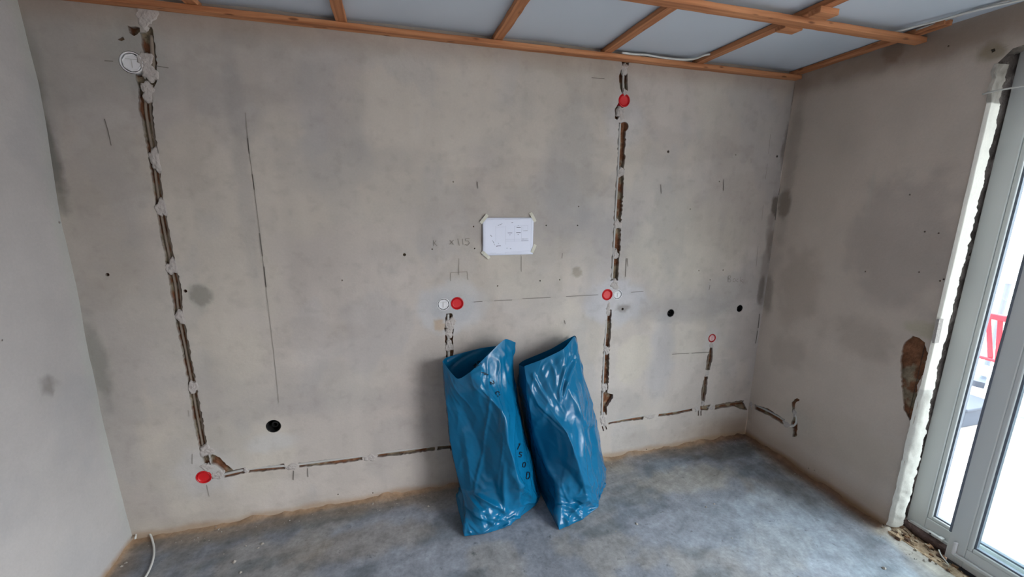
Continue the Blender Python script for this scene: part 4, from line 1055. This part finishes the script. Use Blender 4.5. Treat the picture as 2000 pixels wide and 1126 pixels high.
foldsA = [([(917,728),(958,770),(986,812),(992,865)], 9, .010), ([(926,965),(952,978),(972,985),(990,1000)], 7, .018), ([(928,968),(945,998),(953,1026)], 7, -.014),
          ([(984,905),(985,950),(984,1005)], 6, .012), ([(908,845),(916,900),(920,948)], 10, .010), ([(945,1010),(975,1012),(990,1015)], 6, .012),
          ([(1000,925),(1036,968)], 9, .012), ([(1010,870),(1020,930)], 8, -.008), ([(960,930),(975,985)], 10, -.012), ([(930,1005),(965,1022)], 5, .012), ([(915,1018),(935,1038)], 4, .010), ([(990,700),(996,745)], 6, -.02),
          ([(940,740),(960,772)], 5, -.008), ([(900,790),(940,880),(950,940)], 14, -.012)]
slA = lambda v: (1.006+.014*smooth(.62, .95, v), 1.005+.020*smooth(.55, .92, v)+.006*(1-smooth(0, .25, v)))
bagA, XA, _ = bag_from_net('refuse_bag', rowsA, backA, {0, 2, 5}, [20, 26, 18, 16, 12, 8, 14, 14, 10], 21, slA, .012, 3,
    'left blue plastic refuse bag with wide open mouth leaning on the wall', folds=foldsA)

rowsB = [
 [(1012,712,-.10), (1017,717,-.20), (1058,702,-.23), (1100,681,-.22), (1121,657,-.13), (1127,664,-.09)],
 [(1014,762,-.12), (1023,752,-.24), (1043,756,-.27), (1104,738,-.29), (1128,722,-.20), (1139,722,-.13)],
 [(1020,806,-.13), (1033,800,-.28), (1075,800,-.34), (1126,790,-.34), (1147,780,-.22), (1155,776,-.15)],
 [(1030,852,-.14), (1045,846,-.28), (1108,846,-.45), (1143,840,-.34), (1161,834,-.24), (1167,830,-.16)],
 [(1042,905,-.15), (1066,904,-.31), (1126,894,-.48), (1152,890,-.37), (1170,882,-.26), (1175,878,-.17)],
 [(1056,948,-.18), (1087,942,-.38), (1139,940,-.46), (1160,938,-.38), (1176,928,-.28), (1181,918,-.19)],
 [(1070,978,-.26), (1092,984,-.42), (1145,978,-.45), (1160,970,-.39), (1174,960,-.30), (1180,942,-.22)],
 [(1078,1030,'f'), (1088,1037,'f'), (1130,1018,'f'), (1152,1003,'f'), (1170,975,'f'), (1178,955,'f')]]
backB = [('p', [(1121,655,-.035), (1076,681,-.03), (1024,703,-.03)], 0)] + [((-.03-.012*i), -.03-.01*i) for i in range(1, 8)]
foldsB = [([(1119,690),(1102,722),(1093,760),(1094,788)], 4, .014), ([(1125,694),(1110,738),(1101,775)], 4, .012), ([(1121,700),(1105,735),(1097,770)], 3, -.012),
          ([(1128,694),(1132,730),(1146,768)], 6, .014), ([(1138,735),(1148,770)], 5, -.010), ([(1042,732),(1056,760),(1076,792)], 5, .012), ([(1046,730),(1066,768)], 4, -.008),
          ([(1026,735),(1052,790),(1108,850)], 7, .012), ([(1050,792),(1080,822),(1108,850)], 4, -.010), ([(1126,768),(1131,810),(1137,870),(1150,975)], 6, .014),
          ([(1128,800),(1145,830),(1160,828)], 6, .012), ([(1152,830),(1160,870),(1158,920)], 6, -.014), ([(1138,850),(1152,900),(1155,950)], 6, .010), ([(1092,935),(1095,985),(1090,1020)], 7, .016),
          ([(1098,985),(1115,990),(1136,1012)], 6, .018), ([(1100,1008),(1110,1028)], 5, .014), ([(1086,905),(1110,922),(1140,960)], 12, -.014), ([(1120,978),(1138,990)], 6, -.014), ([(1040,845),(1066,905),(1088,942)], 7, .010)]
slB = lambda v: (1.007+.014*smooth(.6, .95, v), 1.006+.020*smooth(.5, .92, v)+.006*(1-smooth(0, .25, v)))
bagB, XB, _ = bag_from_net('refuse_bag', rowsB, backB, {0, 1, 2, 5}, [12, 22, 28, 16, 12, 8, 14, 14, 10], 21, slB, .012, 7,
    'right blue plastic refuse bag with glossy folds, its mouth nearly closed', folds=foldsB)

# printed characters on the left bag
GL = {'5': [[(1,1),(0,1),(0,.55),(.8,.55),(1,.35),(.8,0),(0,0)]], '2': [[(0,.85),(.3,1),(.8,1),(1,.7),(0,0),(1,0)]], '0': [[(.2,0),(0,.3),(0,.7),(.2,1),(.8,1),(1,.7),(1,.3),(.8,0),(.2,0)]],
      '1': [[(.2,.8),(.6,1),(.6,0)]], 'L': [[(0,1),(0,0),(.8,0)]], '/': [[(0,0),(1,1)]], 'C': [[(1,.85),(.7,1),(.2,1),(0,.6),(0,.3),(.2,0),(1,.1)]], 'G': [[(1,.85),(.7,1),(.2,1),(0,.6),(0,.3),(.2,0),(1,.1),(1,.5),(.5,.5)]],
      'D': [[(0,0),(0,1),(.7,1),(1,.6),(1,.4),(.7,0),(0,0)]]}
def nearest_surface(X, px, py):
    """point of the film seen at that pixel: (position, tangent frame)"""
    rel = X-CAM; z = rel@AX_F; PX = 1000+F_PX*(rel@AX_R)/z; PY = 563-F_PX*(rel@AX_U)/z
    d = np.hypot(PX-px, PY-py)+np.where(z < np.percentile(z, 60), 0, 40)
    i, j = np.unravel_index(np.argmin(d), d.shape); return X[i, j], i, j
def print_on(bag, X, items):
    from mathutils.bvhtree import BVHTree
    nv, nu, _ = X.shape; vv = [tuple(p) for p in X.reshape(-1, 3)]
    ff = [(i*nu+j, (i+1)*nu+j, (i+1)*nu+(j+1) % nu, i*nu+(j+1) % nu) for i in range(nv-1) for j in range(nu)]
    T = BVHTree.FromPolygons(vv, ff); m = MB()
    def hit(px, py):
        d = (px-1000)/F_PX*AX_R-(py-563)/F_PX*AX_U+AX_F; d = Vector(d).normalized(); h = T.ray_cast(Vector(CAM), d)
        if h[0] is None: return None
        n = h[1] if h[1].dot(d) < 0 else -h[1]
        return h[0]+n*.0022
    for ch, (px, py), w, h_, ang in items:
        m = MB()
        ca, sa = math.cos(math.radians(ang)), math.sin(math.radians(ang))
        for st in GL[ch]:
            P = []
            for (a, b) in st:
                u = (a-.5)*w; v = -(b-.5)*h_; P.append((px+u*ca-v*sa, py+u*sa+v*ca))
            for (a, b) in zip(P[:-1], P[1:]):
                dx, dy = b[0]-a[0], b[1]-a[1]; L = math.hypot(dx, dy); nx, ny = -dy/L*.85, dx/L*.85; n = max(1, int(L/2.5))
                for k in range(n):
                    q = [(a[0]+dx*k/n-nx, a[1]+dy*k/n-ny), (a[0]+dx*(k+1)/n-nx, a[1]+dy*(k+1)/n-ny), (a[0]+dx*(k+1)/n+nx, a[1]+dy*(k+1)/n+ny), (a[0]+dx*k/n+nx, a[1]+dy*k/n+ny)]
                    H = [hit(*p) for p in q]
                    if all(x is not None for x in H): m.add([tuple(x) for x in H], [(0, 1, 2, 3)])
        if m.f: o = part('printed_character', m.v, m.f, M['bagprint'], bag); o['label'] = 'black printed character'
print_on(bagA, XA, [('5', (934,710), 8, 9, 60), ('G', (929,714), 6, 6, 60), ('/', (945,728), 5, 9, 70), ('/', (949,731), 4, 8, 70), ('2', (961,747), 7, 7, 70), ('C', (971,767), 4, 7, 65), ('L', (975,773), 4, 6, 65),
                    ('1', (1012,871), 7, 13, 25), ('5', (1016,887), 5, 9, 15), ('0', (1023,907), 5, 9, 12), ('D', (1031,928), 6, 13, 8)])

# ------------------------------------------------------------ outside the door
o = MB().box(.31, 9.0, -7, 5, -.12, -.06).ob('terrace', M['terrace']); tag(o, 'pale terrace paving outside the glass door', kind='structure')
def outside():
    # low white parapet and railing far out
    # red chair: base on the terrace
    cx, cy, g = 2.72, -.10, -.06
    r = empty('garden_chair', (cx, cy, g)); tag(r, 'red wooden garden chair on the terrace, seen through the fixed pane', 'chair')
    def W(x, y, z): return (cx+x, cy+y, g+z)
    for s in (-1, 1): bevel(MB().bar(W(-.06, .20*s, .42), W(-.14, .23*s, .84), .035, .035).ob('back_post', M['chair_red'], r), .004)
    m = MB().bar(W(-.14, -.27, .83), W(-.14, .27, .83), .03, .055); bevel(m.ob('top_rail', M['chair_red'], r), .008)
    for k in range(4):
        y = -.12+.08*k; bevel(MB().bar(W(-.06, y*.6, .44), W(-.135, y, .82), .035, .014, up=(1, 0, 0)).ob('back_slat', M['chair_red'], r), .003)
    bevel(MB().box(cx-.08, cx+.34, cy-.22, cy+.22, g+.41, g+.44).ob('seat', M['chair_red'], r), .008)
    for sx, sy in ((-.05, -1), (-.05, 1), (.31, -1), (.31, 1)):
        bevel(MB().bar(W(sx, .19*sy, .41), W(sx*1.15, .22*sy, .0), .032, .032, up=(1, 0, 0)).ob('leg', M['white_metal'], r), .003)
    # white slatted stool in front of the chair
    cx2, cy2 = 2.44, .0
    r = empty('slatted_stool', (cx2, cy2, g)); tag(r, 'low white slatted stool between the red chair and the grey box', 'stool')
    for k in range(3): bevel(MB().box(cx2-.13+.10*k, cx2-.07+.10*k, cy2-.24, cy2+.24, g+.36, g+.385).ob('slat', M['white_metal'], r), .004)
    for sy in (-1, 1):
        MB().bar((cx2-.12, cy2+.2*sy, g+.36), (cx2+.12, cy2+.22*sy, g), .022, .022).ob('leg', M['white_metal'], r)
        MB().bar((cx2+.12, cy2+.2*sy, g+.36), (cx2-.12, cy2+.22*sy, g), .022, .022).ob('leg', M['white_metal'], r)
    # grey storage box
    r = empty('storage_box', (2.08, .02, g)); tag(r, 'grey plastic storage box on the terrace behind the fixed pane', 'box')
    bevel(MB().box(1.90, 2.26, -.30, .34, g, g+.15).ob('body', M['grey_box'], r), .012)
    bevel(MB().box(1.88, 2.28, -.32, .36, g+.15, g+.18).ob('lid', M['grey_box'], r), .008)
    # parasol pole
    r = empty('parasol_pole', (3.25, .24, g)); tag(r, 'closed grey parasol pole standing on the terrace', 'pole')
    MB().tube([(3.25, .24, g+.05), (3.25, .24, 2.7)], .022, 12).ob('pole', M['gasket'], r)
    v = MB().tube([(3.25, .24, g), (3.25, .24, g+.06)], .18, 20); v.ob('base', M['grey_box'], r)
    m = MB().tube([(3.25, .24, g+1.05), (3.25, .24, g+1.3), (3.25, .24, 2.5)], [.03, .045, .03], 10); m.ob('folded_canopy', M['pale'], r)
    # terrace edge wall
    o = MB().box(5.6, 5.75, -7, 5, -.12, .55).ob('terrace_parapet', M['pale']); tag(o, 'low pale parapet at the far edge of the terrace', kind='structure')
outside()
